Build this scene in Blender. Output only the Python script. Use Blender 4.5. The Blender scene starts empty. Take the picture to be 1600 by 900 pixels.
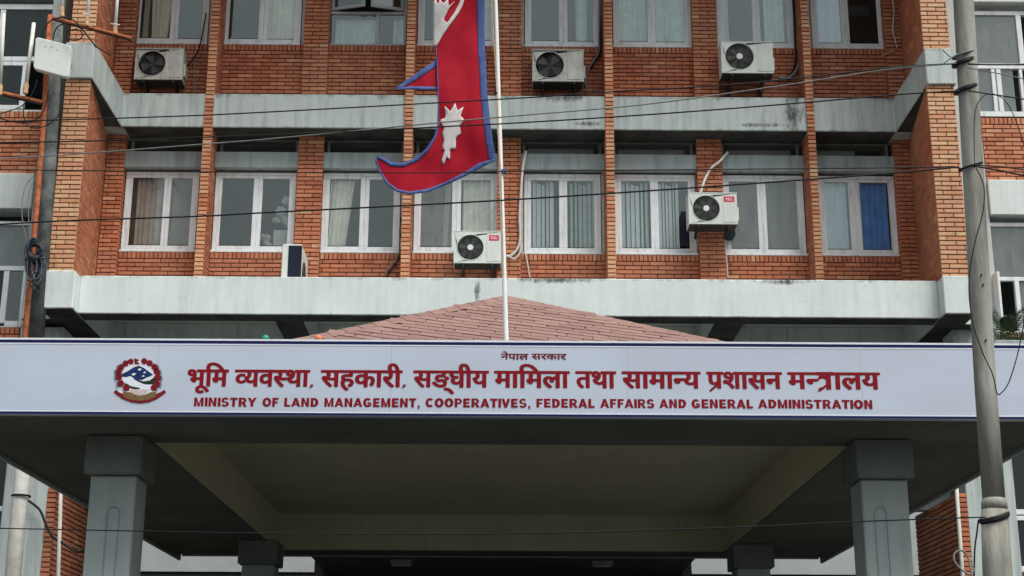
import bpy, bmesh, math, random
from mathutils import Vector, Matrix
from mathutils.geometry import delaunay_2d_cdt
random.seed(7)
SC = bpy.context.scene
COL = SC.collection
R = math.radians

# ------------------------------------------------------------------ camera
F = 2350.0; TILT = R(16.82); ROLL = R(0.23); YAW = R(0.40); CAM = Vector((0, 0, 1.6))
cy, sy, ct, st = math.cos(YAW), math.sin(YAW), math.cos(TILT), math.sin(TILT)
FW = Vector((sy*ct, cy*ct, st)); r0 = Vector((cy, -sy, 0)); u0 = Vector((-sy*st, -cy*st, ct))
RT = r0*math.cos(ROLL) + u0*math.sin(ROLL); UP = u0*math.cos(ROLL) - r0*math.sin(ROLL)
cd = bpy.data.cameras.new('camera'); cam = bpy.data.objects.new('camera', cd); COL.objects.link(cam)
cd.sensor_width = 36; cd.lens = F/1600*36; cd.clip_start = 0.1; cd.clip_end = 2000
m3 = Matrix((RT, UP, -FW)).transposed()
cam.matrix_world = Matrix.Translation(CAM) @ m3.to_4x4()
SC.camera = cam

def at(x, y, Y):          # where the line of sight of a measured photo point meets the vertical plane at depth Y
    d = FW + RT*((x-800)/F) + UP*((450-y)/F)
    return CAM + d*((Y-CAM.y)/d.y)

# ------------------------------------------------------------------ light: overcast day
SUN_EL, SUN_AZ = R(60), R(140)      # azimuth clockwise from +Y (sun behind the viewer, to the right)
w = bpy.data.worlds.new('World'); SC.world = w; w.use_nodes = True
nt = w.node_tree; bg = nt.nodes['Background']
sky = nt.nodes.new('ShaderNodeTexSky'); sky.sky_type = 'NISHITA'; sky.sun_disc = False
sky.sun_elevation = SUN_EL; sky.sun_rotation = SUN_AZ; sky.dust_density = 3.0; sky.air_density = 1.0
hs = nt.nodes.new('ShaderNodeHueSaturation'); hs.inputs['Saturation'].default_value = 0.30
nt.links.new(sky.outputs[0], hs.inputs['Color'])
# overcast sky: evenly darker towards the horizon all the way round, (1 + 2 sin elevation) / 3
tc = nt.nodes.new('ShaderNodeTexCoord'); sp = nt.nodes.new('ShaderNodeSeparateXYZ'); mr_ = nt.nodes.new('ShaderNodeMapRange')
nt.links.new(tc.outputs['Generated'], sp.inputs[0]); nt.links.new(sp.outputs[2], mr_.inputs[0])
mr_.inputs['To Min'].default_value = .33; mr_.inputs['To Max'].default_value = 1.0
vm = nt.nodes.new('ShaderNodeVectorMath'); vm.operation = 'SCALE'
nt.links.new(hs.outputs[0], vm.inputs[0]); nt.links.new(mr_.outputs[0], vm.inputs['Scale']); vt = nt.nodes.new('ShaderNodeVectorMath'); vt.operation = 'MULTIPLY'; vt.inputs[1].default_value = (.98, 1.02, 1.0)   # cloud colour
nt.links.new(vm.outputs[0], vt.inputs[0]); nt.links.new(vt.outputs[0], bg.inputs[0])
bg.inputs[1].default_value = 0.15
ld = bpy.data.lights.new('sun', 'SUN'); ld.energy = 1.5; ld.angle = R(32); ld.color = (1, .985, .92)
sun = bpy.data.objects.new('sun', ld); COL.objects.link(sun)
sd = Vector((math.sin(SUN_AZ)*math.cos(SUN_EL), math.cos(SUN_AZ)*math.cos(SUN_EL), math.sin(SUN_EL)))
sun.rotation_euler = sd.to_track_quat('Z', 'Y').to_euler(); sun.location = sd*30
SC.view_settings.view_transform = 'Standard'; SC.view_settings.look = 'None'
SC.view_settings.exposure = 0.74; SC.view_settings.gamma = 1.0
SC.cycles.max_bounces = 8; SC.cycles.transparent_max_bounces = 16; SC.cycles.use_denoising = True

# ------------------------------------------------------------------ materials
MATS = {}
def nodes(name):
    m = bpy.data.materials.new(name); m.use_nodes = True
    n = m.node_tree; return m, n, n.nodes['Principled BSDF']
def N(n, t, **k):
    a = n.nodes.new(t)
    for q, v in k.items(): setattr(a, q, v)
    return a
def pos(n, sx=1, sy_=1, sz=1):
    g = N(n, 'ShaderNodeNewGeometry'); mp = N(n, 'ShaderNodeMapping'); mp.inputs['Scale'].default_value = (sx, sy_, sz)
    n.links.new(g.outputs['Position'], mp.inputs['Vector']); return mp.outputs[0]
def noise(n, vec, scale, detail=4, rough=.6):
    a = N(n, 'ShaderNodeTexNoise'); a.inputs['Scale'].default_value = scale; a.inputs['Detail'].default_value = detail
    a.inputs['Roughness'].default_value = rough; n.links.new(vec, a.inputs['Vector']); return a.outputs['Fac']
def ramp(n, fac, stops):
    a = N(n, 'ShaderNodeValToRGB'); e = a.color_ramp.elements
    while len(e) < len(stops): e.new(.5)
    for q, (p, c) in zip(e, stops):
        q.position = p; q.color = (c, c, c, 1) if isinstance(c, (int, float)) else (*c, 1)
    n.links.new(fac, a.inputs[0]); return a.outputs[0]
def mix(n, fac, a, b, mode='MIX'):
    x = N(n, 'ShaderNodeMix', data_type='RGBA', blend_type=mode)
    for i, v in ((0, fac), (6, a), (7, b)):
        if isinstance(v, (int, float)): x.inputs[i].default_value = v
        elif isinstance(v, tuple): x.inputs[i].default_value = (*v, 1)
        else: n.links.new(v, x.inputs[i])
    return x.outputs[2]
def bump(n, b, h, strength=.3, dist=.01):
    a = N(n, 'ShaderNodeBump'); a.inputs['Strength'].default_value = strength; a.inputs['Distance'].default_value = dist
    n.links.new(h, a.inputs['Height']); n.links.new(a.outputs[0], b.inputs['Normal'])
def paint(name, col, rough=.6, var=.12, scale=3.0, metal=0.0, dirt=None, dirt_amt=.0, bmp=.15, sx=1, sz=1):
    m, n, b = nodes(name)
    f = noise(n, pos(n, sx, 1, sz), scale, 6)
    dark = tuple(c*(1-var*1.6) for c in col); light = tuple(min(1, c*(1+var)) for c in col)
    c = ramp(n, f, [(.3, dark), (.7, light)])
    if dirt:
        g = noise(n, pos(n, 9, 9, 1.1), 1.0, 5, .7)
        c = mix(n, ramp(n, g, [(.52, 0.0), (.75, dirt_amt)]), c, dirt)
    n.links.new(c, b.inputs['Base Color']); b.inputs['Roughness'].default_value = rough; b.inputs['Metallic'].default_value = metal; b.inputs['Specular IOR Level'].default_value = .2
    h = noise(n, pos(n), 45, 3)
    bump(n, b, h, bmp, .01); MATS[name] = m; return m

def brick_mat(name, lo, mid, hi, src):
    m, n, b = nodes(name)
    if src == 'attr':
        a = N(n, 'ShaderNodeAttribute', attribute_name='tint'); fac = a.outputs['Fac']
    else:
        a = N(n, 'ShaderNodeObjectInfo'); mr = N(n, 'ShaderNodeMapRange')
        mr.inputs['To Min'].default_value = .66; mr.inputs['To Max'].default_value = 1.0
        n.links.new(a.outputs['Random'], mr.inputs[0]); fac = mr.outputs[0]
    c = ramp(n, fac, [(0.0, lo), (.5, mid), (1.0, hi)])
    f = noise(n, pos(n), 14, 6, .7); c = mix(n, .85, c, ramp(n, f, [(.28, .62), (.5, .97), (.8, 1.0)]), 'MULTIPLY')
    g = noise(n, pos(n, 3, 3, .5), 1.2, 5, .65)          # soot that has run down the wall
    c = mix(n, ramp(n, g, [(.52, 0.0), (.78, .38)]), c, (.10, .065, .05))
    g2 = noise(n, pos(n), .9, 4, .6); c = mix(n, ramp(n, g2, [(.42, 0.0), (.7, .30)]), c, (.55, .33, .22))
    n.links.new(c, b.inputs['Base Color']); b.inputs['Roughness'].default_value = .85; b.inputs['Specular IOR Level'].default_value = .25
    bump(n, b, noise(n, pos(n), 120, 3), .35, .004)
    MATS[name] = m; return m
BL, BM, BH = (.41, .120, .064), (.60, .215, .110), (.74, .46, .27)
brick_mat('brick_wall', BL, BM, BH, 'attr'); brick_mat('brick_pale', BL, BM, BH, 'obj')
paint('jamb_plaster', (.58, .56, .54), .9, .15, 9, dirt=(.33, .13, .08), dirt_amt=1.0)
paint('mortar', (.085, .042, .030), .95, .3, 6)

def concrete(name, col, streak, amt, spill=None, edges=()):
    m, n, b = nodes(name)
    f = noise(n, pos(n), 1.6, 6, .6); c = ramp(n, f, [(.3, tuple(x*.86 for x in col)), (.7, col)])
    s = noise(n, pos(n, 7, 7, .55), 1.5, 6, .65)
    c = mix(n, ramp(n, s, [(.46, 0.0), (.72, amt)]), c, streak)
    k = noise(n, pos(n, 2.2, 2, 3.2), 2.6, 9, .78)
    c = mix(n, ramp(n, k, [(.61, 0.0), (.74, amt*1.25)]), c, tuple(x*.42 for x in streak))
    k2 = noise(n, pos(n, 1, 1, 1), 38, 4, .6)
    c = mix(n, ramp(n, k2, [(.66, 0.0), (.78, .35)]), c, tuple(x*.5 for x in streak))
    for (ze, hh, am) in edges:                          # grime that gathers along an arris
        sep = N(n, 'ShaderNodeSeparateXYZ'); g = N(n, 'ShaderNodeNewGeometry'); n.links.new(g.outputs['Position'], sep.inputs[0])
        a = N(n, 'ShaderNodeMath', operation='SUBTRACT'); n.links.new(sep.outputs[2], a.inputs[0]); a.inputs[1].default_value = ze
        ab = N(n, 'ShaderNodeMath', operation='ABSOLUTE'); n.links.new(a.outputs[0], ab.inputs[0])
        nz = noise(n, pos(n, 2.6, 2.6, .6), 1.5, 9, .75)
        q = N(n, 'ShaderNodeMath', operation='MULTIPLY_ADD'); n.links.new(nz, q.inputs[0]); q.inputs[1].default_value = -hh*6.5; n.links.new(ab.outputs[0], q.inputs[2])
        mr = N(n, 'ShaderNodeMapRange'); mr.inputs['From Min'].default_value = -hh*3.9; mr.inputs['From Max'].default_value = -hh*2.6; mr.inputs['To Min'].default_value = am; mr.inputs['To Max'].default_value = 0
        n.links.new(q.outputs[0], mr.inputs[0]); c = mix(n, mr.outputs[0], c, (.075, .078, .068))
    for (cx_, cz_, rx, rz) in (spill or []):            # mould patches under leaks
        sep = N(n, 'ShaderNodeSeparateXYZ'); g = N(n, 'ShaderNodeNewGeometry'); n.links.new(g.outputs['Position'], sep.inputs[0])
        def ax(o, c0, r):
            a = N(n, 'ShaderNodeMath', operation='SUBTRACT'); n.links.new(o, a.inputs[0]); a.inputs[1].default_value = c0
            d = N(n, 'ShaderNodeMath', operation='DIVIDE'); n.links.new(a.outputs[0], d.inputs[0]); d.inputs[1].default_value = r
            q = N(n, 'ShaderNodeMath', operation='MULTIPLY'); n.links.new(d.outputs[0], q.inputs[0]); n.links.new(d.outputs[0], q.inputs[1]); return q.outputs[0]
        ad = N(n, 'ShaderNodeMath', operation='ADD'); n.links.new(ax(sep.outputs[0], cx_, rx), ad.inputs[0]); n.links.new(ax(sep.outputs[2], cz_, rz), ad.inputs[1])
        nz = noise(n, pos(n, 9, 9, 3.5), 1.6, 6, .75)
        a2 = N(n, 'ShaderNodeMath', operation='MULTIPLY_ADD'); n.links.new(nz, a2.inputs[0]); a2.inputs[1].default_value = 3.2; n.links.new(ad.outputs[0], a2.inputs[2])
        c = mix(n, ramp(n, a2.outputs[0], [(0.0, .9), (.5, .9), (1.0, 0.0)]) if False else _inv(n, a2.outputs[0]), c, (.045, .045, .038))
    n.links.new(c, b.inputs['Base Color']); b.inputs['Roughness'].default_value = .8; b.inputs['Specular IOR Level'].default_value = .3
    bump(n, b, noise(n, pos(n), 30, 6, .7), .3, .012)
    MATS[name] = m; return m
def _inv(n, s):
    mr = N(n, 'ShaderNodeMapRange'); mr.inputs['From Min'].default_value = 1.35; mr.inputs['From Max'].default_value = 2.3
    mr.inputs['To Min'].default_value = .92; mr.inputs['To Max'].default_value = 0.0; n.links.new(s, mr.inputs[0]); return mr.outputs[0]
concrete('concrete_band', (.55, .60, .585), (.26, .30, .29), .75, [(4.62, 11.22, .22, .45), (4.1, 11.0, .5, .05), (.9, 11.45, .5, .10), (1.35, 11.0, .3, .05)], [(11.478, .07, .65), (10.90, .035, .5)])
concrete('concrete_beam', (.74, .80, .78), (.38, .42, .40), .30, [(.75, 7.93, .75, .075), (4.05, 7.92, .5, .06), (-.35, 7.75, .06, .3)], [(7.945, .05, .6), (7.385, .02, .5)])
concrete('concrete_lintel', (.40, .46, .46), (.17, .20, .20), .7)
concrete('concrete_rear', (.66, .73, .71), (.40, .45, .43), .6, [(3.6, 7.9, .35, .2)])
concrete('painted_column', (.45, .52, .50), (.28, .33, .32), .5)
paint('underside_shade', (.055, .060, .055), .95, .35, 3)  # near-black tone for undersides, their shade put into the colour
paint('deck_screed', (.19, .19, .18), .95, .2, 2)
paint('capital_paint', (.20, .225, .205), .8, .1, 3, dirt=(.12, .13, .12), dirt_amt=.5)
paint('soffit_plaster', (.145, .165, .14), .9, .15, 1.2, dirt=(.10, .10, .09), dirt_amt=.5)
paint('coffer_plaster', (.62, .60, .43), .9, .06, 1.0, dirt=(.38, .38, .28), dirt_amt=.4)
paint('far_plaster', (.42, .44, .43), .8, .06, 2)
paint('interior_plaster', (.30, .31, .30), .9, .1, 2)
paint('window_frame', (.80, .82, .83), .45, .05, 5, dirt=(.33, .31, .28), dirt_amt=.75)
paint('window_frame_grey', (.44, .46, .45), .5, .12, 5, dirt=(.2, .19, .18), dirt_amt=.7)
paint('ac_white', (.68, .71, .66), .4, .06, 4, dirt=(.40, .38, .33), dirt_amt=.4)
paint('ac_old', (.54, .54, .49), .5, .14, 6, dirt=(.25, .22, .18), dirt_amt=.75)
paint('ac_grille', (.045, .048, .045), .5, .3, 20)
paint('grille_grey', (.14, .145, .14), .5, .2, 12)
paint('ac_fan', (.075, .08, .075), .45, .2, 12)
paint('ac_hub', (.75, .76, .74), .4, .03, 12)
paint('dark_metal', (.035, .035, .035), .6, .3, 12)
paint('black_rubber', (.014, .014, .016), .5, .2, 8)
paint('navy_rubber', (.010, .014, .032), .5, .2, 8)
paint('grey_cable', (.22, .22, .21), .5, .2, 8)
paint('white_pipe', (.66, .65, .60), .5, .10, 8, dirt=(.3, .24, .18), dirt_amt=.6)
paint('pole_white', (.84, .84, .82), .35, .03, 8)
paint('rust', (.50, .15, .06), .7, .35, 14, dirt=(.16, .06, .035), dirt_amt=.85)
paint('rust_pale', (.62, .40, .24), .7, .3, 14)
paint('blue_dark', (.006, .010, .085), .5, .1, 8)
paint('sign_white', (.74, .77, .84), .4, .03, 3)
paint('letter_red', (.23, .001, .009), .45, .06, 10, bmp=.0)
paint('letter_maroon', (.17, .008, .02), .45, .06, 10, bmp=.0)
paint('logo_red', (.62, .05, .10), .4, .03, 10, bmp=.0)
paint('flag_white', (.60, .56, .55), .85, .12, 9)
paint('flag_blue', (.07, .105, .28), .8, .18, 12)
paint('asphalt', (.055, .055, .055), .9, .25, 3)
paint('paving', (.070, .068, .064), .9, .2, 2)
paint('leaf', (.045, .085, .035), .6, .35, 20)
paint('antenna_white', (.74, .76, .72), .35, .03, 5)
paint('cable_blue', (.035, .045, .075), .5, .5, 20)
paint('cable_grey', (.10, .11, .12), .5, .5, 20)
paint('bulb_green', (.03, .30, .20), .25, .05, 5, bmp=0)
paint('bulb_orange', (.75, .22, .10), .25, .05, 5, bmp=0)
paint('paper', (.62, .62, .60), .8, .10, 6)
paint('cardboard_grey', (.40, .40, .37), .8, .12, 6)
paint('blue_curtain', (.07, .40, .95), .85, .15, 7)
paint('curtain_cream', (.88, .85, .76), .9, .10, 6)
paint('curtain_beige', (.56, .52, .47), .9, .12, 6)
paint('curtain_aqua', (.62, .74, .70), .9, .10, 6)
paint('curtain_paleblue', (.66, .78, .88), .9, .06, 6)
paint('blind_pale', (.78, .84, .88), .7, .05, 6)
paint('em_green', (.012, .03, .018), .5, .2, 20, bmp=0)
paint('em_brown', (.20, .12, .05), .5, .3, 60, bmp=0)
paint('em_blue', (.012, .03, .13), .5, .5, 70, bmp=0)
paint('em_skin', (.62, .48, .45), .5, .05, 20, bmp=0)
paint('em_red', (.20, .004, .012), .5, .2, 60, bmp=0)

def sheet_mat():        # printed sign sheet: lavender grey, slightly grubby, faint panel tone changes
    m, n, b = nodes('sign_sheet')
    f = noise(n, pos(n, .5, 1, 1), 1.3, 4); c = ramp(n, f, [(.3, (.47, .52, .61)), (.7, (.54, .585, .70))])
    k = noise(n, pos(n), 9, 8, .7); c = mix(n, ramp(n, k, [(.66, 0.0), (.8, .35)]), c, (.30, .33, .36))
    n.links.new(c, b.inputs['Base Color']); b.inputs['Roughness'].default_value = .38
    bump(n, b, noise(n, pos(n, .6, 1, 1), 1.4, 3), .25, .02); MATS['sign_sheet'] = m
sheet_mat()
def pole_mat():
    m, n, b = nodes('pole_concrete')
    f = noise(n, pos(n, 6, 6, .8), 1.4, 7, .7); c = ramp(n, f, [(.32, (.17, .155, .125)), (.5, (.30, .29, .25)), (.7, (.44, .44, .40))])
    k = noise(n, pos(n, 22, 22, 2.5), 1.2, 6, .75); c = mix(n, ramp(n, k, [(.6, 0.0), (.75, .6)]), c, (.11, .09, .06))
    n.links.new(c, b.inputs['Base Color']); b.inputs['Roughness'].default_value = .85
    bump(n, b, noise(n, pos(n, 1, 1, .3), 40, 6, .7), .5, .01); MATS['pole_concrete'] = m
pole_mat()
paint('pole_grey', (.15, .165, .16), .85, .4, 4, dirt=(.05, .05, .05), dirt_amt=.8)
def cloth_mat():
    m, n, b = nodes('flag_red')
    f = noise(n, pos(n, 1, 1, 1), 5, 4); c = ramp(n, f, [(.3, (.31, .006, .018)), (.7, (.42, .011, .026))])
    n.links.new(c, b.inputs['Base Color']); b.inputs['Roughness'].default_value = .75
    b.inputs['Specular IOR Level'].default_value = .1
    wv = N(n, 'ShaderNodeTexWave'); wv.inputs['Scale'].default_value = 120; n.links.new(pos(n), wv.inputs['Vector'])
    bump(n, b, wv.outputs['Fac'], .1, .002); MATS['flag_red'] = m
cloth_mat()
def shingle_mat():
    m, n, b = nodes('shingle')
    a = N(n, 'ShaderNodeObjectInfo'); f = noise(n, pos(n), 60, 4, .8)
    c = ramp(n, a.outputs['Random'], [(0, (.25, .140, .122)), (1, (.315, .188, .162))])
    c = mix(n, .6, c, ramp(n, f, [(.3, .6), (.6, 1.0)]), 'MULTIPLY')
    n.links.new(c, b.inputs['Base Color']); b.inputs['Roughness'].default_value = .95
    bump(n, b, f, .5, .006); MATS['shingle'] = m
shingle_mat()
def glass_mat(name, tint, dust, refl):
    m = bpy.data.materials.new(name); m.use_nodes = True; n = m.node_tree; n.nodes.clear()
    o = N(n, 'ShaderNodeOutputMaterial'); t = N(n, 'ShaderNodeBsdfTransparent'); t.inputs[0].default_value = (*tint, 1)
    g = N(n, 'ShaderNodeBsdfGlossy'); g.inputs['Roughness'].default_value = .04; g.inputs[0].default_value = (.86, .96, .93, 1)
    d = N(n, 'ShaderNodeBsdfDiffuse'); d.inputs[0].default_value = (.42, .44, .43, 1)
    fr = N(n, 'ShaderNodeFresnel'); fr.inputs[0].default_value = 1.5
    mm = N(n, 'ShaderNodeMath', operation='MULTIPLY_ADD'); mm.inputs[1].default_value = .6; mm.inputs[2].default_value = refl
    n.links.new(fr.outputs[0], mm.inputs[0])
    k = noise(n, pos(n, 4, 4, 1), 2.0, 6, .7); dr = ramp(n, k, [(.3, dust*.6), (.75, dust*1.5)])
    m1 = N(n, 'ShaderNodeMixShader'); m2 = N(n, 'ShaderNodeMixShader')
    n.links.new(dr, m1.inputs[0]); n.links.new(t.outputs[0], m1.inputs[1]); n.links.new(d.outputs[0], m1.inputs[2])
    n.links.new(mm.outputs[0], m2.inputs[0]); n.links.new(m1.outputs[0], m2.inputs[1]); n.links.new(g.outputs[0], m2.inputs[2])
    bp = N(n, 'ShaderNodeBump'); bp.inputs['Strength'].default_value = .06; bp.inputs['Distance'].default_value = .02
    n.links.new(noise(n, pos(n, 1, 1, .7), 2.5, 2), bp.inputs['Height']); n.links.new(bp.outputs[0], g.inputs['Normal'])
    n.links.new(m2.outputs[0], o.inputs[0]); MATS[name] = m
glass_mat('glass', (.985, .995, .99), .035, .05)
glass_mat('glass_dusty', (.90, .93, .93), .26, .035)
glass_mat('glass_dark', (.55, .58, .60), .03, .01)
def blue_grad():
    pass
M = MATS

# ------------------------------------------------------------------ mesh helpers
LOC = {}
def wl(o):
    return LOC.get(o.name, Vector((0, 0, 0))) if o else Vector((0, 0, 0))
def thing(name, loc, label, cat, group=None):
    o = bpy.data.objects.new(name, None); COL.objects.link(o); o.location = loc; o.empty_display_size = .1
    LOC[o.name] = Vector(loc); o['label'] = label; o['category'] = cat
    if group: o['group'] = group
    return o
def tag(o, label=None, cat=None, group=None, kind=None):
    if label: o['label'] = label
    if cat: o['category'] = cat
    if group: o['group'] = group
    if kind: o['kind'] = kind
    return o
class MB:
    def __init__(s): s.v = []; s.f = []; s.m = []; s.t = []
    def add(s, vs, fs, mi=0, tint=0.0):
        b = len(s.v); s.v += [Vector(p) for p in vs]
        for f in fs: s.f.append([b+i for i in f]); s.m.append(mi); s.t.append(tint)
        return s
    def box(s, x0, x1, y0, y1, z0, z1, mi=0):
        vs = [(x0, y0, z0), (x1, y0, z0), (x1, y1, z0), (x0, y1, z0), (x0, y0, z1), (x1, y0, z1), (x1, y1, z1), (x0, y1, z1)]
        return s.add(vs, [(0, 3, 2, 1), (4, 5, 6, 7), (0, 1, 5, 4), (1, 2, 6, 5), (2, 3, 7, 6), (3, 0, 4, 7)], mi)
    def plate(s, poly, y0, y1, mi=0):      # poly in XZ, extruded from y0 (front) to y1
        n = len(poly); a = sum(poly[i][0]*poly[(i+1) % n][1]-poly[(i+1) % n][0]*poly[i][1] for i in range(n))
        if a < 0: poly = poly[::-1]
        vs = [(x, y0, z) for x, z in poly] + [(x, y1, z) for x, z in poly]
        return s.add(vs, [tuple(range(n)), tuple(range(2*n-1, n-1, -1))] + [(i, i+n, (i+1) % n+n, (i+1) % n) for i in range(n)], mi)
    def prism(s, poly, z0, z1, mi=0):      # poly in XY
        n = len(poly); a = sum(poly[i][0]*poly[(i+1) % n][1]-poly[(i+1) % n][0]*poly[i][1] for i in range(n))
        if a < 0: poly = poly[::-1]
        vs = [(x, y, z0) for x, y in poly] + [(x, y, z1) for x, y in poly]
        return s.add(vs, [tuple(range(n-1, -1, -1)), tuple(range(n, 2*n))] + [(i, (i+1) % n, (i+1) % n+n, i+n) for i in range(n)], mi)
    def tube(s, pts, r, n=8, mi=0, cap=True):
        pts = [Vector(p) for p in pts]; rr = r if isinstance(r, (list, tuple)) else [r]*len(pts)
        b = len(s.v); up = None
        for i, p in enumerate(pts):
            d = (pts[min(i+1, len(pts)-1)]-pts[max(i-1, 0)]).normalized()
            if up is None: up = d.orthogonal().normalized()
            up = (up-d*up.dot(d)).normalized(); w_ = d.cross(up)
            for k in range(n):
                a = 2*math.pi*k/n; s.v.append(p+(up*math.cos(a)+w_*math.sin(a))*rr[i])
        for i in range(len(pts)-1):
            for k in range(n):
                s.f.append([b+i*n+k, b+i*n+(k+1) % n, b+(i+1)*n+(k+1) % n, b+(i+1)*n+k]); s.m.append(mi); s.t.append(0)
        if cap:
            s.f.append([b+k for k in range(n)][::-1]); s.m.append(mi); s.t.append(0)
            e = b+(len(pts)-1)*n; s.f.append([e+k for k in range(n)]); s.m.append(mi); s.t.append(0)
        return s
    def sphere(s, c, r, seg=12, ring=8, mi=0, sz=1):
        c = Vector(c); pts = [c+Vector((0, 0, -r*sz*math.cos(math.pi*i/ring))) for i in range(ring+1)]
        return s.tube(pts, [max(1e-4, r*math.sin(math.pi*i/ring)) for i in range(ring+1)], seg, mi)
    def build(s, name, mats, parent=None, bevel=0, smooth=False):
        if not isinstance(mats, (list, tuple)): mats = [mats]
        me = bpy.data.meshes.new(name); o_ = wl(parent)
        me.from_pydata([tuple(p-o_) for p in s.v], [], s.f)
        for q in mats: me.materials.append(M[q])
        if len(mats) > 1: me.polygons.foreach_set('material_index', s.m)
        if any(s.t):
            a = me.attributes.new('tint', 'FLOAT', 'FACE'); a.data.foreach_set('value', s.t)
        if smooth: me.polygons.foreach_set('use_smooth', [True]*len(me.polygons))
        me.update()
        o = bpy.data.objects.new(name, me); COL.objects.link(o); o.parent = parent; LOC[o.name] = o_
        if bevel:
            md = o.modifiers.new('edge', 'BEVEL'); md.width = bevel; md.segments = 1; md.limit_method = 'ANGLE'
        return o
def P(x, y, Y):
    p = at(x, y, Y); return (p.x, p.z)
def smooth_pts(pts, k=6):        # Catmull-Rom through 3D points
    pts = [Vector(p) for p in pts]; out = []
    for i in range(len(pts)-1):
        a, b, c, d = pts[max(i-1, 0)], pts[i], pts[i+1], pts[min(i+2, len(pts)-1)]
        for j in range(k):
            t = j/k; out.append(.5*((2*b)+(c-a)*t+(2*a-5*b+4*c-d)*t*t+(3*b-a-3*c+d)*t**3))
    out.append(pts[-1]); return out

# ------------------------------------------------------------------ setting
MB().box(-400, 400, -200, 600, -.3, 0).build('ground', 'asphalt')['kind'] = 'structure'
fc = MB().box(-14, 14, 9, 34, 0.004, .12).build('forecourt_paving', 'paving'); fc['kind'] = 'structure'

# ------------------------------------------------------------------ office building
BLD = thing('office_building', (0, 21, .12), 'red brick ministry office building with pale concrete bands and white framed windows', 'building')
PITCH = .0696; JH = .0155; JV = .012; BLEN = .262
NF, NS = 0, 0
STUFF = MB(); BCACHE = {}; COUNT = [0]
WP, FP, RP, BF = 22.52, 22.03, 22.40, 22.07         # wall, fin, pier and band planes
def brick_geo(L, H):
    c = .004; D = .022
    vs = [(0, D, 0), (L, D, 0), (L, D, H), (0, D, H), (0, c, 0), (L, c, 0), (L, c, H), (0, c, H), (c, 0, c), (L-c, 0, c), (L-c, 0, H-c), (c, 0, H-c)]
    fs = [(8, 9, 10, 11)]
    for a in range(4):
        b = (a+1) % 4; fs += [(a, b, 4+b, 4+a), (4+a, 4+b, 8+b, 8+a)]
    return vs, fs
def lay(O, U, Nn, width, z0, z1, phase=0, single=False, t0=.0, t1=.5, soldier=False):
    """bricks on the rectangle from O along unit U; the faces point along Nn"""
    O = Vector(O); U = Vector(U).normalized(); Nn = Vector(Nn).normalized()
    def put(u, z, L, H):
        D = .022; jit = random.uniform(-.0025, .0025); tn = random.uniform(t0, t1)+1e-4
        if random.random() < .08: tn *= .35
        elif random.random() < .05: tn = min(1, tn+.3)
        vs, fs = brick_geo(L, H)
        if single and COUNT[0] < 290:
            key = (round(L, 3), round(H, 3))
            if key not in BCACHE:
                me = bpy.data.meshes.new('brick'); me.from_pydata([Vector(v)-Vector((L/2, 0, H/2)) for v in vs], [], fs); me.materials.append(M['brick_pale']); BCACHE[key] = me
            o = bpy.data.objects.new('brick', BCACHE[key]); COL.objects.link(o); o.parent = BLD
            p = O+U*(u+L/2)+Vector((0, 0, z+H/2-O.z))+Nn*jit; o.location = p-wl(BLD)
            o.rotation_euler = (0, random.uniform(-.003, .003), math.atan2(U.y, U.x)); COUNT[0] += 1
        else:
            STUFF.add([O+U*(u+x)+Vector((0, 0, z+zz-O.z))+Nn*(jit-y) for x, y, zz in vs], fs, 0, tn)
    top = z1
    if soldier:
        top = z1-.112; n = max(1, round(width/.068)); w_ = width/n
        for i in range(n): put(i*w_+.006, top+.008, w_-.013, .098)
    nr = max(1, round((top-z0)/PITCH)); ph = (top-z0)/nr
    for r in range(nr):
        z = z0+r*ph; off = (phase+(r % 2)*.5+random.uniform(-.03, .03)) % 1.0
        u = -off*BLEN
        if width < .2: spans = [(0, width)]
        else:
            spans = []
            while u < width:
                a, b = max(0, u), min(width, u+BLEN)
                if b-a > .03: spans.append((a, b))
                elif spans: spans[-1] = (spans[-1][0], b)
                u += BLEN
        for a, b in spans:
            a2 = a if a == 0 else a+JV/2; b2 = b if b >= width-1e-6 else b-JV/2
            put(a2, z+JH/2, b2-a2, ph-JH)
FR = (0, -1, 0)
def slab(name, x0, x1, y0, y1, z0, z1, mat='mortar'):
    return MB().box(x0, x1, y0, y1, z0, z1).build(name, mat, BLD)
G = .014   # bricks stand this far proud of the mortar
ZB0, ZB1 = 10.90, 11.478; ZBEAM0, ZBEAM1 = 7.385, 7.945; ZT = 15.2
LX0, LX1, RX0, RX1 = -6.42, -6.06, 6.24, 6.64        # corner pillar fronts
PY = 20.3
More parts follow.
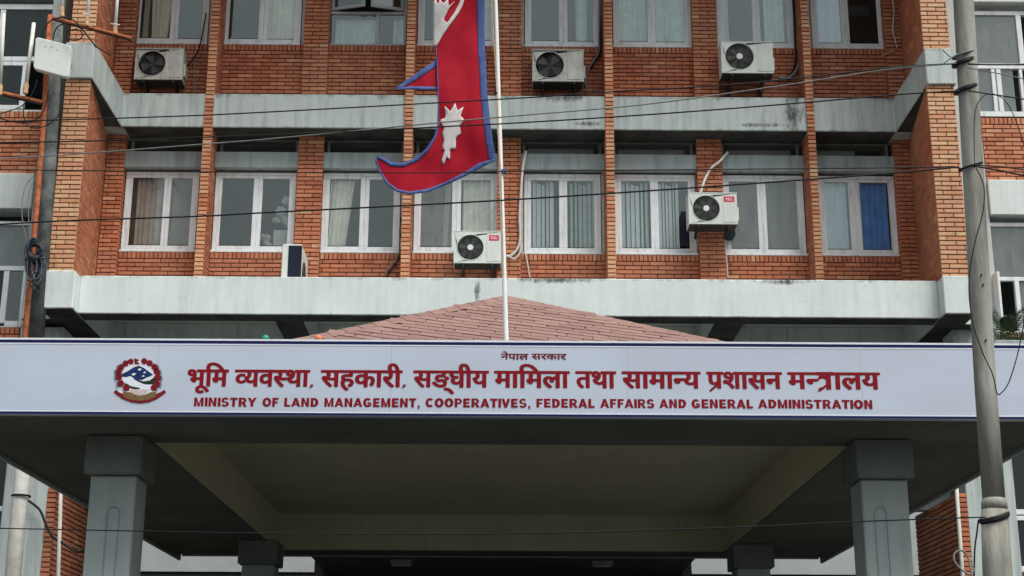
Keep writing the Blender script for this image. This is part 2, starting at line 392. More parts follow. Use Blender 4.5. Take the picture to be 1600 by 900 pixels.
# corner pillars: front bricks are single objects
for (z0, z1) in ((ZBEAM1-.02, ZB0), (ZB1, ZT)):
    for side in (-1, 1):
        a, b = (LX0, LX1) if side < 0 else (RX0, RX1)
        k = -6.33 if side < 0 else 6.53
        poly = [(a+G, PY+G), (b-G, PY+G), (k-G, 22.5), (k-.4, 22.5), (a+G, 22.0)] if side < 0 else [(a+G, PY+G), (b-G, PY+G), (b-G, 22.0), (k+.4, 22.5), (k+G, 22.5)]
        MB().prism(poly, z0, z1).build('pillar', 'mortar', BLD)
        zc = min(z1, 13.0)
        lay((a, PY, z0), (1, 0, 0), FR, b-a, z0, z0+round((zc-z0)/PITCH)*PITCH, .2 if side < 0 else .6, True)
        if zc < z1: lay((a, PY, zc), (1, 0, 0), FR, b-a, z0+round((zc-z0)/PITCH)*PITCH, z1, .2, False, .6, 1)
        # splayed return towards the windows, and the outer return
        if side < 0:
            p0, p1 = Vector((b, PY+.02, z0)), Vector((k, 22.42, z0)); U = (p1-p0); Nn = Vector((-U.y, U.x, 0))*-1
            lay(p0, U, Nn, U.length, z0, z1, .5, False, .1, .55)
            lay((a, 21.2, z0), (0, -1, 0), (-1, 0, 0), .88, z0, z1, .3, False, .4, .8)
        else:
            p0, p1 = Vector((k, 22.42, z0)), Vector((a, PY+.02, z0)); U = (p1-p0); Nn = Vector((U.y, -U.x, 0))
            lay(p0, U, Nn, U.length, z0, z1, .5, False, .1, .5)
            lay((b, PY+.02, z0), (0, 1, 0), (1, 0, 0), .88, z0, z1, .3, False, .4, .8)
# fins, wide piers, side piers
fins = [(-4.726, -4.593), (-1.560, -1.425), (1.625, 1.755), (4.825, 4.945)]
piers = [(-3.268, -2.866), (-.085, .29), (3.105, 3.505)]
for i, (a, b) in enumerate(fins):
    slab('fin', a+G, b-G, FP+G, 22.56, ZBEAM1-.06, ZT)
    for (z0, z1) in ((ZBEAM1-.06, ZT),):
        lay((a, FP, z0), (1, 0, 0), FR, b-a, z0, z1, 0, False, .48, .85)
        lay((b, FP+.02, z0), (0, 1, 0), (1, 0, 0), .5, z0, z1, .5, False, .1, .5)
        lay((a, FP+.52, z0), (0, -1, 0), (-1, 0, 0), .5, z0, z1, .5, False, .0, .4)
for i, (a, b) in enumerate(piers+[(-6.32, -6.03), (6.27, 6.53)]):
    for (z0, z1) in ((ZBEAM1-.06, ZB0), (ZB1, ZT)):
        slab('pier', a+G, b-G, RP+G, 22.62, z0, z1)
        lay((a, RP, z0), (1, 0, 0), FR, b-a, z0, z1, .25*i, False, .15, .6)
        lay((b, RP+.02, z0), (0, 1, 0), (1, 0, 0), .16, z0, z1, 0, False, .1, .4)
        lay((a, RP+.18, z0), (0, -1, 0), (-1, 0, 0), .16, z0, z1, 0, False, .1, .4)
# bays between the supports
bays = [(-6.03, -4.726), (-4.593, -3.268), (-2.866, -1.560), (-1.425, -.085), (.29, 1.625), (1.755, 3.105), (3.505, 4.825), (4.945, 6.27)]
ZW0, ZW1 = 8.985, 10.335; ZU0 = 12.575
for i, (a, b) in enumerate(bays):
    for (z0, z1) in ((ZBEAM1-.06, ZW0-.015), (ZB1, ZU0-.012)):
        slab('spandrel', a, b, WP+G, 22.8, z0, z1)
        lay((a, WP, z0), (1, 0, 0), FR, b-a, z0, z1, random.random(), False, 0, .48 if i else .35, True)
    slab('lintel', a, b, 22.44, 22.72, 10.372, 10.632, 'concrete_lintel')
# concrete bands
U_ = MB()
U_.prism([(-6.46, 20.26), (-6.03, 20.26), (-6.03, BF), (6.235, BF), (6.235, 20.26), (6.67, 20.26), (6.67, 22.7), (-6.46, 22.7)], ZB0, ZB1)
U_.build('concrete_band', 'concrete_band', BLD, .012)
MB().box(-6.0, 6.22, 20.5, 20.85, ZBEAM0, ZBEAM1).build('lower_beam', 'concrete_beam', BLD, .012)
for a, b in ((-6.47, -6.0), (6.22, 6.67)):
    MB().box(a, b, 20.25, 20.86, ZBEAM0+.0, ZBEAM1+.0).build('corner_block', 'concrete_beam', BLD, .015)
# floor slab behind the beam, brackets under it and pale rear wall
slab('floor_slab', -6.6, 6.8, 20.86, 22.75, ZBEAM1-.12, ZBEAM1-.06, 'concrete_rear')
for a, b in ((-6.9, -6.02), (-3.27, -2.855), (3.06, 3.49), (6.27, 6.9)):
    slab('bracket', a, b, 20.862, 22.6, ZBEAM0+.02, ZBEAM1-.122, 'concrete_rear')
jx = [-6.6, -5.85, -4.1, -2.3, -.6, 1.3, 3.0, 4.45, 5.6, 6.8]
for i in range(len(jx)-1):
    MB().box(jx[i]+.003, jx[i+1]-.003, 22.6, 22.8, 4.98, ZBEAM1-.122).build('wall_panel', 'concrete_rear', BLD, .006)
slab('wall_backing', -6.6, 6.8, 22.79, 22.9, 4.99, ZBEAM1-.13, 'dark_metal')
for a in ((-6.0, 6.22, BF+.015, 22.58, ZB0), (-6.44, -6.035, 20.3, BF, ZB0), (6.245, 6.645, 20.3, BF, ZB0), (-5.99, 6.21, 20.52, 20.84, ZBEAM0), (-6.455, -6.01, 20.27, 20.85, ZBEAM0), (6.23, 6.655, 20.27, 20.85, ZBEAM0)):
    slab('soffit_shade', a[0], a[1], a[2], a[3], a[4]-.006, a[4]-.0005, 'underside_shade')  # thin dark sheets that paint the shade under bands, beam and blocks
for a, b in ((-6.9, -6.025), (-3.265, -2.86), (3.065, 3.485), (6.275, 6.9)): slab('soffit_shade', a, b, 20.87, 22.595, ZBEAM0+.010, ZBEAM0+.0195, 'underside_shade')  # more painted shade sheets, under the brackets
# rooms behind the windows
for z0, z1 in ((8.0, 10.86), (11.3, 14.3)):
    r = MB()
    r.box(-6.9, 6.9, 27, 27.1, z0, z1); r.box(-6.9, 6.9, 22.8, 27, z1, z1+.1); r.box(-6.9, 6.9, 22.8, 27, z0-.1, z0)
    for x in (-6.95, -3.07, .1, 3.3, 6.85): r.box(x, x+.06, 22.8, 27, z0, z1)
    r.build('room_interior', 'interior_plaster', BLD)
slab('roof_slab', -6.5, 6.7, 20.2, 27.2, ZT, ZT+.3, 'concrete_beam')

def jambs(x0, x1, z0, z1):
    for a, b in bays:
        if a-.1 < (x0+x1)/2 < b+.1:
            if x0-.013 > a+.006: MB().box(a-.0, x0-.0125, 22.575, 22.66, z0, z1).build('jamb', 'jamb_plaster', BLD, .004)
            if b-.006 > x1+.013: MB().box(x1+.0125, b+.0, 22.575, 22.66, z0, z1).build('jamb', 'jamb_plaster', BLD, .004)
def wavy(x0, x1, z0, z1, Y, folds, amp=.03, top=None, bot=None, nz=8):
    """hanging cloth; top/bot give the x-range at the top and the bottom when it is drawn aside"""
    t = top or (x0, x1); b_ = bot or (x0, x1); mb = MB(); nx = folds*8; vs = []
    ph = random.random()*6
    for j in range(nz+1):
        v = j/nz; xa = t[0]+(b_[0]-t[0])*v; xb = t[1]+(b_[1]-t[1])*v; z = z1+(z0-z1)*v
        for i in range(nx+1):
            u = i/nx; vs.append((xa+(xb-xa)*(u+.015*math.sin(u*17+ph)), Y+amp*math.sin(u*folds*2*math.pi+ph+.6*math.sin(v*2))*(0.7+.5*math.sin(u*9+ph)), z))
    fs = [(j*(nx+1)+i, j*(nx+1)+i+1, (j+1)*(nx+1)+i+1, (j+1)*(nx+1)+i) for j in range(nz) for i in range(nx)]
    mb.add(vs, fs); return mb

def window(x0, x1, z0, z1, cx, mw, Y=22.56, fr=.05, sashw=.075, glass='glass', frame='window_frame', cur=(), split=None, tilt=0):
    """outer frame (the part) with two sashes, panes and curtains under it; Y is the frame's front"""
    f = MB(); D = .07
    f.box(x0, x1, Y, Y+D, z0, z0+fr); f.box(x0, x1, Y, Y+D, z1-fr, z1)
    f.box(x0, x0+fr, Y, Y+D, z0+fr, z1-fr); f.box(x1-fr, x1, Y, Y+D, z0+fr, z1-fr)
    f.box(x0-.012, x1+.012, Y-.035, Y-.001, z0-.012, z0+.022)     # sill lip
    W = f.build('window', frame, BLD, .004)
    parts = [(x0+fr, cx), (cx, x1-fr)] if cx is not None else [(x0+fr, x1-fr)]
    for k, (a, b) in enumerate(parts):
        yo = Y+.008+.012*k; a2, b2 = (a+.002, b+mw*.5-.0) if (k == 0 and cx is not None) else (a-mw*.5 if cx is not None else a, b-.002)
        s_ = MB(); sw = sashw
        y1 = yo+.035
        if cx is not None:
            if k == 0: a2, b2 = a+.002, cx+mw*.12
            else: a2, b2 = cx+mw*.12+.002, b-.002
        s_.box(a2, b2, yo, y1, z0+fr+.002, z0+fr+sw*.8); s_.box(a2, b2, yo, y1, z1-fr-sw*.7, z1-fr-.002)
        inn = mw*.5 if cx is not None else sw
        la = a2+(sw*.75 if k == 0 else inn*1.0); lb = b2-(inn*1.15 if k == 0 and cx is not None else sw*.75)
        s_.box(a2, la, yo, y1, z0+fr+sw*.8, z1-fr-sw*.7); s_.box(lb, b2, yo, y1, z0+fr+sw*.8, z1-fr-sw*.7)
        s_.build('sash', frame, W, .004)
        g = MB().box(la-.004, lb+.004, yo+.014, yo+.019, z0+fr+sw*.8-.004, z1-fr-sw*.7+.004)
        gl = glass[k] if isinstance(glass, tuple) else glass
        g.build('pane', gl, W)
        g = MB().box(la, lb, yo-.003, yo+.013, z0+fr+sw*.8-.001, z0+fr+sw*.8+.006); g.build('gasket', 'black_rubber', W)
    for c in cur:
        kind, a, b, folds, mat = c[:5]; top, bot = (c[5], c[6]) if len(c) > 6 else (None, None)
        Yc = Y+.10
        if kind == 'cloth': wavy(a, b, z0+.05, z1-.1, Yc, folds, .028, top, bot).build('curtain', mat, W, smooth=True)
        elif kind == 'slats':
            for i in range(folds):
                u = a+(b-a)*(i+.5)/folds; ww = .5*(b-a)/folds*random.uniform(.75, 1.25)
                an = random.uniform(.5, .9)
                q = MB(); q.add([(u-ww*math.cos(an), Yc-ww*math.sin(an), z0+.05), (u+ww*math.cos(an), Yc+ww*math.sin(an), z0+.05), (u+ww*math.cos(an), Yc+ww*math.sin(an), z1-.13+.03*math.sin(i*1.7)), (u-ww*math.cos(an), Yc-ww*math.sin(an), z1-.13+.03*math.sin(i*1.7))], [(0, 1, 2, 3)])
                o = q.build('blind_slat', mat, W); md = o.modifiers.new('t', 'SOLIDIFY'); md.thickness = .002
        elif kind == 'board':
            MB().box(a, b, Yc-.03, Yc-.02, c[5], c[6]).build('board', mat, W) if False else None
    return W
def bx_in(W, mat, x0, x1, Y0, Y1, z0, z1, name='box'):
    return MB().box(x0, x1, Y0, Y1, z0, z1).build(name, mat, W, .006)

def X3(x): return at(x, 330, 22.56).x
def X4(x): return at(x, 40, 22.56).x
# lower row ---------------------------------------------------------------
def lowwin(p0, p1, pc, mw, cur=(), **k):
    jambs(X3(p0), X3(p1), ZW0-.014, ZW1+.036)
    return window(X3(p0), X3(p1), ZW0, ZW1, X3(pc), mw, cur=cur, **k)
lowwin(193, 308, 258, .10, [('cloth', X3(211), X3(251), 5, 'curtain_beige'), ('cloth', X3(268), X3(300), 2, 'interior_plaster')], glass=('glass', 'glass_dusty'))
wB = lowwin(334, 461, 400, .13)
bx_in(wB, 'paper', X3(426), X3(449), 22.75, 22.95, 9.05, 9.42, 'paper_stack'); bx_in(wB, 'paper', X3(406), X3(424), 22.75, 22.9, 9.05, 9.15, 'paper_stack')
for i, (px, zz, rr) in enumerate(((436, 9.75, .12), (443, 9.95, .09), (428, 9.62, .08), (412, 9.32, .10), (446, 9.6, .1), (416, 9.2, .08))):
    o = MB().sphere((X3(px), 22.85, zz), rr, 9, 6, sz=.6+.3*random.random()).build('plastic_bag', 'curtain_paleblue' if i == 1 else 'paper', wB)
    md = o.modifiers.new('d', 'SUBSURF'); md.levels = md.render_levels = 2
    tx = bpy.data.textures.new('crumple', 'CLOUDS'); tx.noise_scale = .06; dm = o.modifiers.new('c', 'DISPLACE'); dm.texture = tx; dm.strength = .07
lowwin(503, 625, 568, .13, [('cloth', 0, 0, 5, 'curtain_cream', (X3(515), X3(553)), (X3(508), X3(540)))])
lowwin(647, 777, 712, .13, [('cloth', 0, 0, 2, 'curtain_cream', (X3(696), X3(704)), (X3(692), X3(699))), ('cloth', X3(721), X3(766), 5, 'curtain_cream')], glass=('glass_dusty', 'glass'))
lowwin(819, 939, 879, .12, [('slats', X3(826), X3(866), 6, 'blind_pale'), ('slats', X3(890), X3(932), 6, 'curtain_aqua')])
lowwin(961, 1087, 1022, .12, [('slats', X3(972), X3(1015), 6, 'blind_pale'), ('slats', X3(1030), X3(1062), 6, 'blind_pale')])
lowwin(1130, 1257, 1190, .13, glass='glass_dusty')
wH = lowwin(1280, 1401, 1335, .17, [('cloth', X3(1284), X3(1326), 3, 'curtain_paleblue'), ('cloth', X3(1349), X3(1388), 4, 'blue_curtain'), ('cloth', X3(1340), X3(1350), 1, 'curtain_paleblue')])
# upper row ---------------------------------------------------------------
ZU1 = ZU0+1.36
def upwin(p0, p1, pc, mw, cur=(), **k):
    jambs(X4(p0), X4(p1), ZU0-.011, ZU1)
    return window(X4(p0), X4(p1), ZU0, ZU1, X4(pc), mw, cur=cur, **k)
upwin(208, 325, 271, .12, [('cloth', X4(222), X4(230), 2, 'curtain_beige'), ('cloth', 0, 0, 4, 'curtain_cream', (X4(232), X4(268)), (X4(237), X4(260)))])
upwin(347, 470, 410, .14, [('cloth', X4(418), X4(462), 6, 'curtain_cream')], glass=('glass', 'glass'))
upwin(653, 777, 715, .13, [('cloth', X4(757), X4(772), 2, 'curtain_aqua')])
upwin(820, 937, 879, .13, [('cloth', X4(900), X4(918), 3, 'curtain_aqua')])
upwin(958, 1080, 1017, .12, [('cloth', X4(964), X4(1012), 6, 'curtain_aqua'), ('cloth', X4(1026), X4(1071), 6, 'curtain_aqua')])
upwin(1120, 1240, 1181, .12, [('cloth', X4(1129), X4(1140), 2, 'curtain_aqua'), ('cloth', X4(1196), X4(1226), 4, 'curtain_aqua')])
wU = upwin(1268, 1382, 1320, .12, [('cloth', X4(1272), X4(1314), 4, 'curtain_paleblue')], glass=('glass', 'glass_dark'))
bx_in(wU, 'cardboard_grey', X4(1328), X4(1364), 22.72, 22.75, at(1345, 23, 22.7).z, at(1345, 8, 22.7).z, 'shelf_board')
# third upper window: fixed lights below, casements pushed open above
f = MB(); x0, x1 = X4(512), X4(635); ztr = at(570, 20, 22.56).z
Yw = 22.56
f.box(x0, x1, Yw, Yw+.07, ZU0, ZU0+.035); f.box(x0, x0+.04, Yw, Yw+.07, ZU0+.035, ZU1); f.box(x1-.04, x1, Yw, Yw+.07, ZU0+.035, ZU1)
f.box(x0+.04, x1-.04, Yw, Yw+.07, ztr-.022, ztr+.022); cxm = X4(590)
f.box(cxm-.03, cxm+.03, Yw+.005, Yw+.06, ZU0+.035, ztr-.022); f.box(x0+.04, x1-.04, Yw, Yw+.07, ZU1-.04, ZU1)
W3 = f.build('window', 'window_frame_grey', BLD, .004)
for a, b in ((x0+.04, cxm-.03), (cxm+.03, x1-.04)): MB().box(a, b, Yw+.03, Yw+.035, ZU0+.035, ztr-.022).build('pane', 'glass', W3)
wavy(X4(524), X4(586), ZU0+.03, ztr-.05, Yw+.16, 7, .028).build('curtain', 'curtain_aqua', W3, smooth=True)
wavy(X4(614), X4(630), ZU0+.03, ztr-.05, Yw+.16, 3, .028).build('curtain', 'curtain_aqua', W3, smooth=True)
for a, b, hinge in ((x0+.05, X4(573), 0), (X4(578), x1-.05, 1)):
    hz0, hz1 = ztr+.04, ZU1-.06; s_ = MB(); L = b-a
    def sw_(u0, u1, v0, v1, mb, y0=0, y1=.035):
        an = .30
        vs = []
        for (u, yy) in ((u0, y0), (u1, y0), (u1, y1), (u0, y1)):
            if hinge == 0: X_, Y_ = a+u*math.cos(an)+yy*math.sin(an), Yw+.0-u*math.sin(an)+yy*math.cos(an)
            else: X_, Y_ = b-(L-u)*math.cos(an)-yy*math.sin(an), Yw+.0-(L-u)*math.sin(an)+yy*math.cos(an)
            vs.append((X_, Y_))
        mb.prism(vs, v0, v1)
    sw_(0, L, hz0, hz0+.05, s_); sw_(0, L, hz1-.05, hz1, s_); sw_(0, .05, hz0+.05, hz1-.05, s_); sw_(L-.05, L, hz0+.05, hz1-.05, s_)
    s_.build('sash', 'window_frame_grey', W3, .003); g = MB(); sw_(.05, L-.05, hz0+.05, hz1-.05, g, .014, .019); g.build('pane', 'glass', W3)
# transom lights above the lintel panels ----------------------------------
for i, (a, b) in enumerate(bays):
    f = MB(); z0, z1 = 10.636, 10.905
    f.box(a+.03, b-.03, 22.64, 22.69, z0, z0+.02); f.box(a+.03, a+.075, 22.64, 22.69, z0+.02, z1); f.box(b-.075, b-.03, 22.64, 22.69, z0+.02, z1)
    W = f.build('transom_window', 'window_frame_grey', BLD)
    MB().box(a+.075, b-.075, 22.66, 22.665, z0+.02, z1).build('pane', 'glass', W)
    if i in (4, 5, 6, 7): MB().box(a+.10, b-(.15 if i != 7 else .55), 22.70, 22.72, z0+.02, z0+.19).build('board', 'paper', W, .01)
    elif i in (0, 2): MB().box(a+.2, b-.3, 22.74, 22.76, z0+.02, z0+.09).build('board', 'interior_plaster', W, .01)

# wings -------------------------------------------------------------------
WY = 21.1
def wing(side):
    xa, xb = (-11.5, -6.99) if side < 0 else (7.27, 11.8)
    O = (lambda z0, z1, ph: (MB().box(xa, xb, WY+G, WY+.4, z0, z1).build('wing_wall', 'mortar', BLD), lay((xa, WY, z0), (1, 0, 0), FR, xb-xa, z0, z1, ph, False, .2, .75, True)))
    O(9.71, 10.735, .3); O(5.75, 7.345, .6); O(1.2, 3.90, .2)
    MB().box(xa, xb, WY-.05, WY+.35, 9.15, 9.708).build('wing_band', 'concrete_beam', BLD, .01)
    MB().box(xa, xb, WY-.05, WY+.35, 12.66, 13.25).build('wing_band', 'concrete_beam', BLD, .01)
    r = MB()
    for z in (7.3, 10.7, 14.4): r.box(xa, xb, WY+.4, WY+4, z-.05, z)
    r.box(xa, xb, WY+4, WY+4.1, .2, 14.5); r.box(xa, xa+.05, WY+.4, WY+4, .2, 14.5); r.box(xb-.05, xb, WY+.4, WY+4, .2, 14.5)
    r.build('room_interior', 'interior_plaster', BLD)
    slab('roof_slab', xa, xb, WY, WY+5, 14.5, 14.8, 'concrete_beam'); O(13.26, 14.5, .1)
wing(-1); wing(1)
for a, b, z0, z1, y0 in ((-6.985, -6.80, 7.36, ZT, 21.1), (-6.985, -6.36, .12, 7.355, 21.12), (6.74, 7.265, 7.40, ZT, 21.1), (6.57, 7.265, .12, 7.395, 21.12)):
    MB().box(a, b, y0, y0+.5, z0, z1).build('pilaster', 'concrete_band', BLD, .01)
slab('recess_shade_wall', -6.80, -6.43, 21.6, 21.7, 7.36, ZT, 'dark_metal'); slab('recess_shade_wall', 6.66, 6.74, 21.4, 21.5, 7.40, ZT, 'dark_metal')  # near-black slabs: shadow of the gaps beside the pillars put into their colour
# ground floor brick returns either side of the entrance recess
for side in (-1, 1):
    a, b = (-6.36, -6.24) if side < 0 else (6.45, 6.57)
    slab('entrance_pier', a+G*(side > 0), b-G*(side < 0), 21.1+G, 23.4, .12, 5.0)
    lay((a, 21.1, .12), (1, 0, 0), FR, b-a, 2.8, 5.0, 0, False, .1, .5)
    if side < 0: lay((b, 21.12, .12), (0, 1, 0), (1, 0, 0), 2.28, 2.6, 5.0, .3, False, .15, .5)
    else: lay((a, 23.4, .12), (0, -1, 0), (-1, 0, 0), 2.28, 2.6, 5.0, .3, False, .1, .45)
# bright walls at the back of the recess, and the dark porch
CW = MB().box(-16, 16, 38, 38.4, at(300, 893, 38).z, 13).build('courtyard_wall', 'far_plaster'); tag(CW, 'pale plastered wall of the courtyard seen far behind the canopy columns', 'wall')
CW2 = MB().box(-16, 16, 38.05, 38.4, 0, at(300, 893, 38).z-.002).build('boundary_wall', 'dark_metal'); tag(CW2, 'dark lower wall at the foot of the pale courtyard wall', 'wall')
slab('porch_wall', -3.15, 3.25, 30.01, 30.2, .12, 5, 'interior_plaster')
slab('porch_side', -3.15, -3.0, 25.8, 30, .12, 5, 'interior_plaster'); slab('porch_side', 3.1, 3.25, 25.8, 30, .12, 5, 'interior_plaster')

def pxwin(Y, side, X0, X1, z0, z1, bars, panes, label=None, frame='window_frame'):
    W = MB()
    for b in bars: W.box(b[0], b[1], Y+.05, Y+.12, b[2], b[3])
    o = W.build('window', frame, BLD, .004)
    for p in panes: MB().box(p[0], p[1], Y+.08, Y+.085, p[2], p[3]).build('pane', p[4] if len(p) > 4 else 'glass', o)
    return o
def Xw(x, y): return at(x, y, WY).x
def Zw(y, x): return at(x, y, WY).z
# left wing upper window
zz = lambda y: Zw(y, 30)
xr = -6.985
pxwin(WY, -1, 0, 0, 0, 0, [(-11.4, xr, zz(12), zz(4)), (-11.4, xr, zz(93), zz(86)), (Xw(33, 130)-.02, Xw(33, 130)+.05, zz(168), zz(94)), (-11.4, Xw(33, 130)-.021, zz(100), zz(94)), (-11.4, Xw(33, 130)-.021, zz(169), zz(162)), (-11.4, xr, 10.745, 10.775), (-7.80, -7.72, zz(85), zz(13))],
      [(-11.4, -7.8, zz(85), zz(13), 'glass_dark'), (-7.72, xr, zz(85), zz(13), 'glass_dark'), (-11.4, Xw(33, 130)-.02, zz(161), zz(101), 'glass_dark')])
# left wing lower window
pxwin(WY, -1, 0, 0, 0, 0, [(-11.4, xr, zz(350), zz(344)), (-11.4, xr, zz(421), zz(414)), (Xw(4, 460)-.03, Xw(4, 460)+.05, zz(503), zz(422)), (Xw(4, 460)+.051, xr, zz(508), zz(500)), (xr-.05, xr, zz(500), zz(422)), (-11.4, xr, 7.35, 7.37)],
      [(-11.4, xr, zz(413), zz(351), 'glass_dusty'), (Xw(4, 460)+.05, xr-.05, zz(500), zz(422), 'glass'), (-11.4, Xw(4, 460)-.03, zz(500), zz(422), 'glass_dark')])
pxwin(WY, -1, 0, 0, 0, 0, [(-11.4, xr, 5.70, 5.74), (-11.4, xr, zz(798), zz(790)), (-11.4, xr, 3.91, 3.96)], [(-11.4, xr, zz(789), 5.70, 'glass_dark'), (-11.4, xr, 3.96, zz(799), 'glass_dark')])
# right wing windows
zr = lambda y: Zw(y, 1560); xl = 7.27
pxwin(WY, 1, 0, 0, 0, 0, [(xl, 11.7, zr(21), zr(15)), (xl, 11.7, zr(105), zr(97)), (Xw(1592, 60), Xw(1592, 60)+.08, zr(97), zr(21)), (Xw(1553, 140), Xw(1559, 140), zr(172), zr(106)), (Xw(1561, 140), Xw(1568, 140), zr(172), zr(106)), (xl, 11.7, zr(180), zr(172)), (Xw(1597, 140), Xw(1597, 140)+.05, zr(172), zr(106))],
      [(xl, Xw(1592, 60), zr(97), zr(21), 'glass_dusty'), (xl, Xw(1553, 140), zr(172), zr(106), 'glass_dusty'), (Xw(1568, 140), Xw(1588, 140), zr(172), zr(106), 'glass_dusty')])
pxwin(WY, 1, 0, 0, 0, 0, [(xl, 11.7, zr(352), zr(346)), (xl, 11.7, zr(437), zr(431)), (Xw(1590, 470), Xw(1597, 470), zr(517), zr(437)), (xl, 11.7, 7.35, 7.38)],
      [(xl, 11.7, zr(431), zr(352), 'glass_dusty'), (Xw(1597, 470), 11.7, zr(515), zr(437), 'glass_dusty')])
pxwin(WY, 1, 0, 0, 0, 0, [(xl, 11.7, zr(803), zr(795)), (xl, 11.7, zr(812), zr(805)), (xl, 11.7, 3.905, zr(884)), (xl, 11.7, 5.70, 5.74)], [(xl, 11.7, zr(795), 5.70, 'glass_dark'), (xl, 11.7, zr(884), zr(812), 'glass_dark')])
# open casement of the right wing: sash swung outward, edge on
o = MB().prism([(Xw(1556, 470), WY-.16), (Xw(1556, 470)+.035, WY-.16), (Xw(1553, 470)+.035, WY+.05), (Xw(1553, 470), WY+.05)], zr(505)+.05, zr(437)+.08).build('open_sash', 'window_frame', BLD, .004)
# drain pipes and stains
for (pts, r, mt) in (([at(97, 700, 21.02), at(91, 900, 21.02)], .027, 'white_pipe'), ([at(1493, 740, 21.02), at(1504, 900, 21.02)], .027, 'white_pipe')):
    a, b = pts; d = (b-a).normalized(); MB().tube([Vector((a.x, a.y, 5.9)), Vector((b.x+.0, b.y, .12))] if False else [a-d*1.5, b+d*2.6], r, 10).build('drainpipe', mt, BLD, smooth=True)

STUFFO = STUFF.build('brick', 'brick_wall', BLD); STUFFO['kind'] = 'stuff'

# ------------------------------------------------------------------ entrance canopy
CAN = thing('entrance_canopy', (0, 18.4, .12), 'wide flat porch roof with dark coffered underside standing on square grey columns', 'canopy')
S0, S1 = 4.34, 4.99; CX0, CX1, CY0, CY1 = -5.0, 5.02, 13.09, 23.75; QX0, QX1, QY0, QY1 = -3.34, 3.36, 14.27, 22.72
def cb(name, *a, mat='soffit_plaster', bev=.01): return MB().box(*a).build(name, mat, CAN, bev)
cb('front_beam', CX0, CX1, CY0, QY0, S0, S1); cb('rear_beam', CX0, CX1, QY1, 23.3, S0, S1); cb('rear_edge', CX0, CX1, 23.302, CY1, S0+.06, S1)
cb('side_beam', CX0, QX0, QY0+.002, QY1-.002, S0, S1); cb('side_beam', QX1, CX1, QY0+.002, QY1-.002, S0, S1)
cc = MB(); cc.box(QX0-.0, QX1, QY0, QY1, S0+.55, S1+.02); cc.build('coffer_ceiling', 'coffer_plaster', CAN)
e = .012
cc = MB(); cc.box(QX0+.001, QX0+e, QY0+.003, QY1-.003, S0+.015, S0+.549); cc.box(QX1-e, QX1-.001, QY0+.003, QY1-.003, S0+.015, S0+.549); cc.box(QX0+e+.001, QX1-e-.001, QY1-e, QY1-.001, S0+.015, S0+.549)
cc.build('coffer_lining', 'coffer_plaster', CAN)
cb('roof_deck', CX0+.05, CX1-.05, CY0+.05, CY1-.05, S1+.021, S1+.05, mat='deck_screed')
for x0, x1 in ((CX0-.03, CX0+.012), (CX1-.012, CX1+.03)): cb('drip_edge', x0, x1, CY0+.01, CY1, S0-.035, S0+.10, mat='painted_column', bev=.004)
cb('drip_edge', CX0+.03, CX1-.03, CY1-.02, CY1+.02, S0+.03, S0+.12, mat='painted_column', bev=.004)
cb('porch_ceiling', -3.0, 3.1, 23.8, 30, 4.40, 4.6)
def column(x0, x1, y0, y1, gx, capw=.05, cz=3.97, groove=True):
    c = MB().box(x0, x1, y0, y1, .12, cz).build('column', 'painted_column', CAN, .012)
    MB().box(x0-capw, x1+capw, y0-.09, y1+.09, cz+.002, S0-.002).build('capital', 'capital_paint', c, .015)
    if groove:
        z1 = at(gx, 792, y0).z; r = .055; cxg = at(gx, 830, y0).x
        pts = [(cxg-r, y0-.0, .5), (cxg-r, y0, z1-r)]+[(cxg-r*math.cos(t), y0, z1-r+r*math.sin(t)) for t in [math.pi*i/8 for i in range(1, 8)]]+[(cxg+r, y0, z1-r), (cxg+r, y0, .5)]
        MB().tube(pts, .009, 6).build('moulding', 'concrete_lintel', c, smooth=True)
        
column(-3.82, -3.395, 13.95, 14.40, 175); column(3.365, 3.80, 13.95, 14.40, 1378)
column(-3.66, -3.20, 21.55, 22.0, 0, groove=False, cz=4.0); column(3.38, 3.86, 21.7, 22.2, 0, groove=False, cz=4.0)
for i, px in enumerate((625, 943)):
    c = at(px, 880, 24.1); x = c.x
    t = thing('ceiling_light', (x, 24.35, 4.398), ('unlit white batten light under the porch ceiling, ' + ('left' if i == 0 else 'right') + ' of the two'), 'ceiling light', 'unlit batten lights under the porch')
    MB().box(x-.17, x+.17, 24.28, 24.42, 4.33, 4.398).build('housing', 'window_frame_grey', t, .01)
    MB().tube([(x-.15, 24.35, 4.315), (x+.15, 24.35, 4.315)], .018, 10).build('tube', 'paper', t, smooth=True)

# pink shingled tent roof on the canopy ------------------------------------
A = at(793, 466, 17.6); al = R(12); dL = Vector((math.cos(al), math.sin(al), 0)); nh = Vector((math.sin(al), -math.cos(al), 0)); pt = R(34)
nP = (nh*math.sin(pt)+Vector((0, 0, math.cos(pt)))).normalized(); sdn = (nh*math.cos(pt)-Vector((0, 0, math.sin(pt)))).normalized()
def onroof(x, y):
    d = FW + RT*((x-800)/F) + UP*((450-y)/F); t = (A-CAM).dot(nP)/d.dot(nP); return CAM+d*t
Lp, Rp = onroof(472, 533), onroof(1108, 533)
ROOF = thing('hip_roof', (A.x, 17.5, 5.04), 'low pitched roof of faded pink shingles rising behind the ministry sign', 'roof')
EZ = min(Lp.z, Rp.z)-.10
def ext(p):      # run the hip line on down to the deck
    d = p-A; return A+d*((EZ-A.z)/d.z)
Lb, Rb = ext(Lp), ext(Rp); 
MB().add([A, Lb, Rb, RB2 := Vector((Rb.x, min(Rb.y+1.6, 20.2), EZ)), LB2 := Vector((Lb.x, min(Lb.y+2.6, 20.2), EZ))], [(0, 1, 2), (0, 2, 3), (0, 3, 4), (0, 4, 1), (1, 4, 3, 2)]).build('roof_base', 'shingle', ROOF)
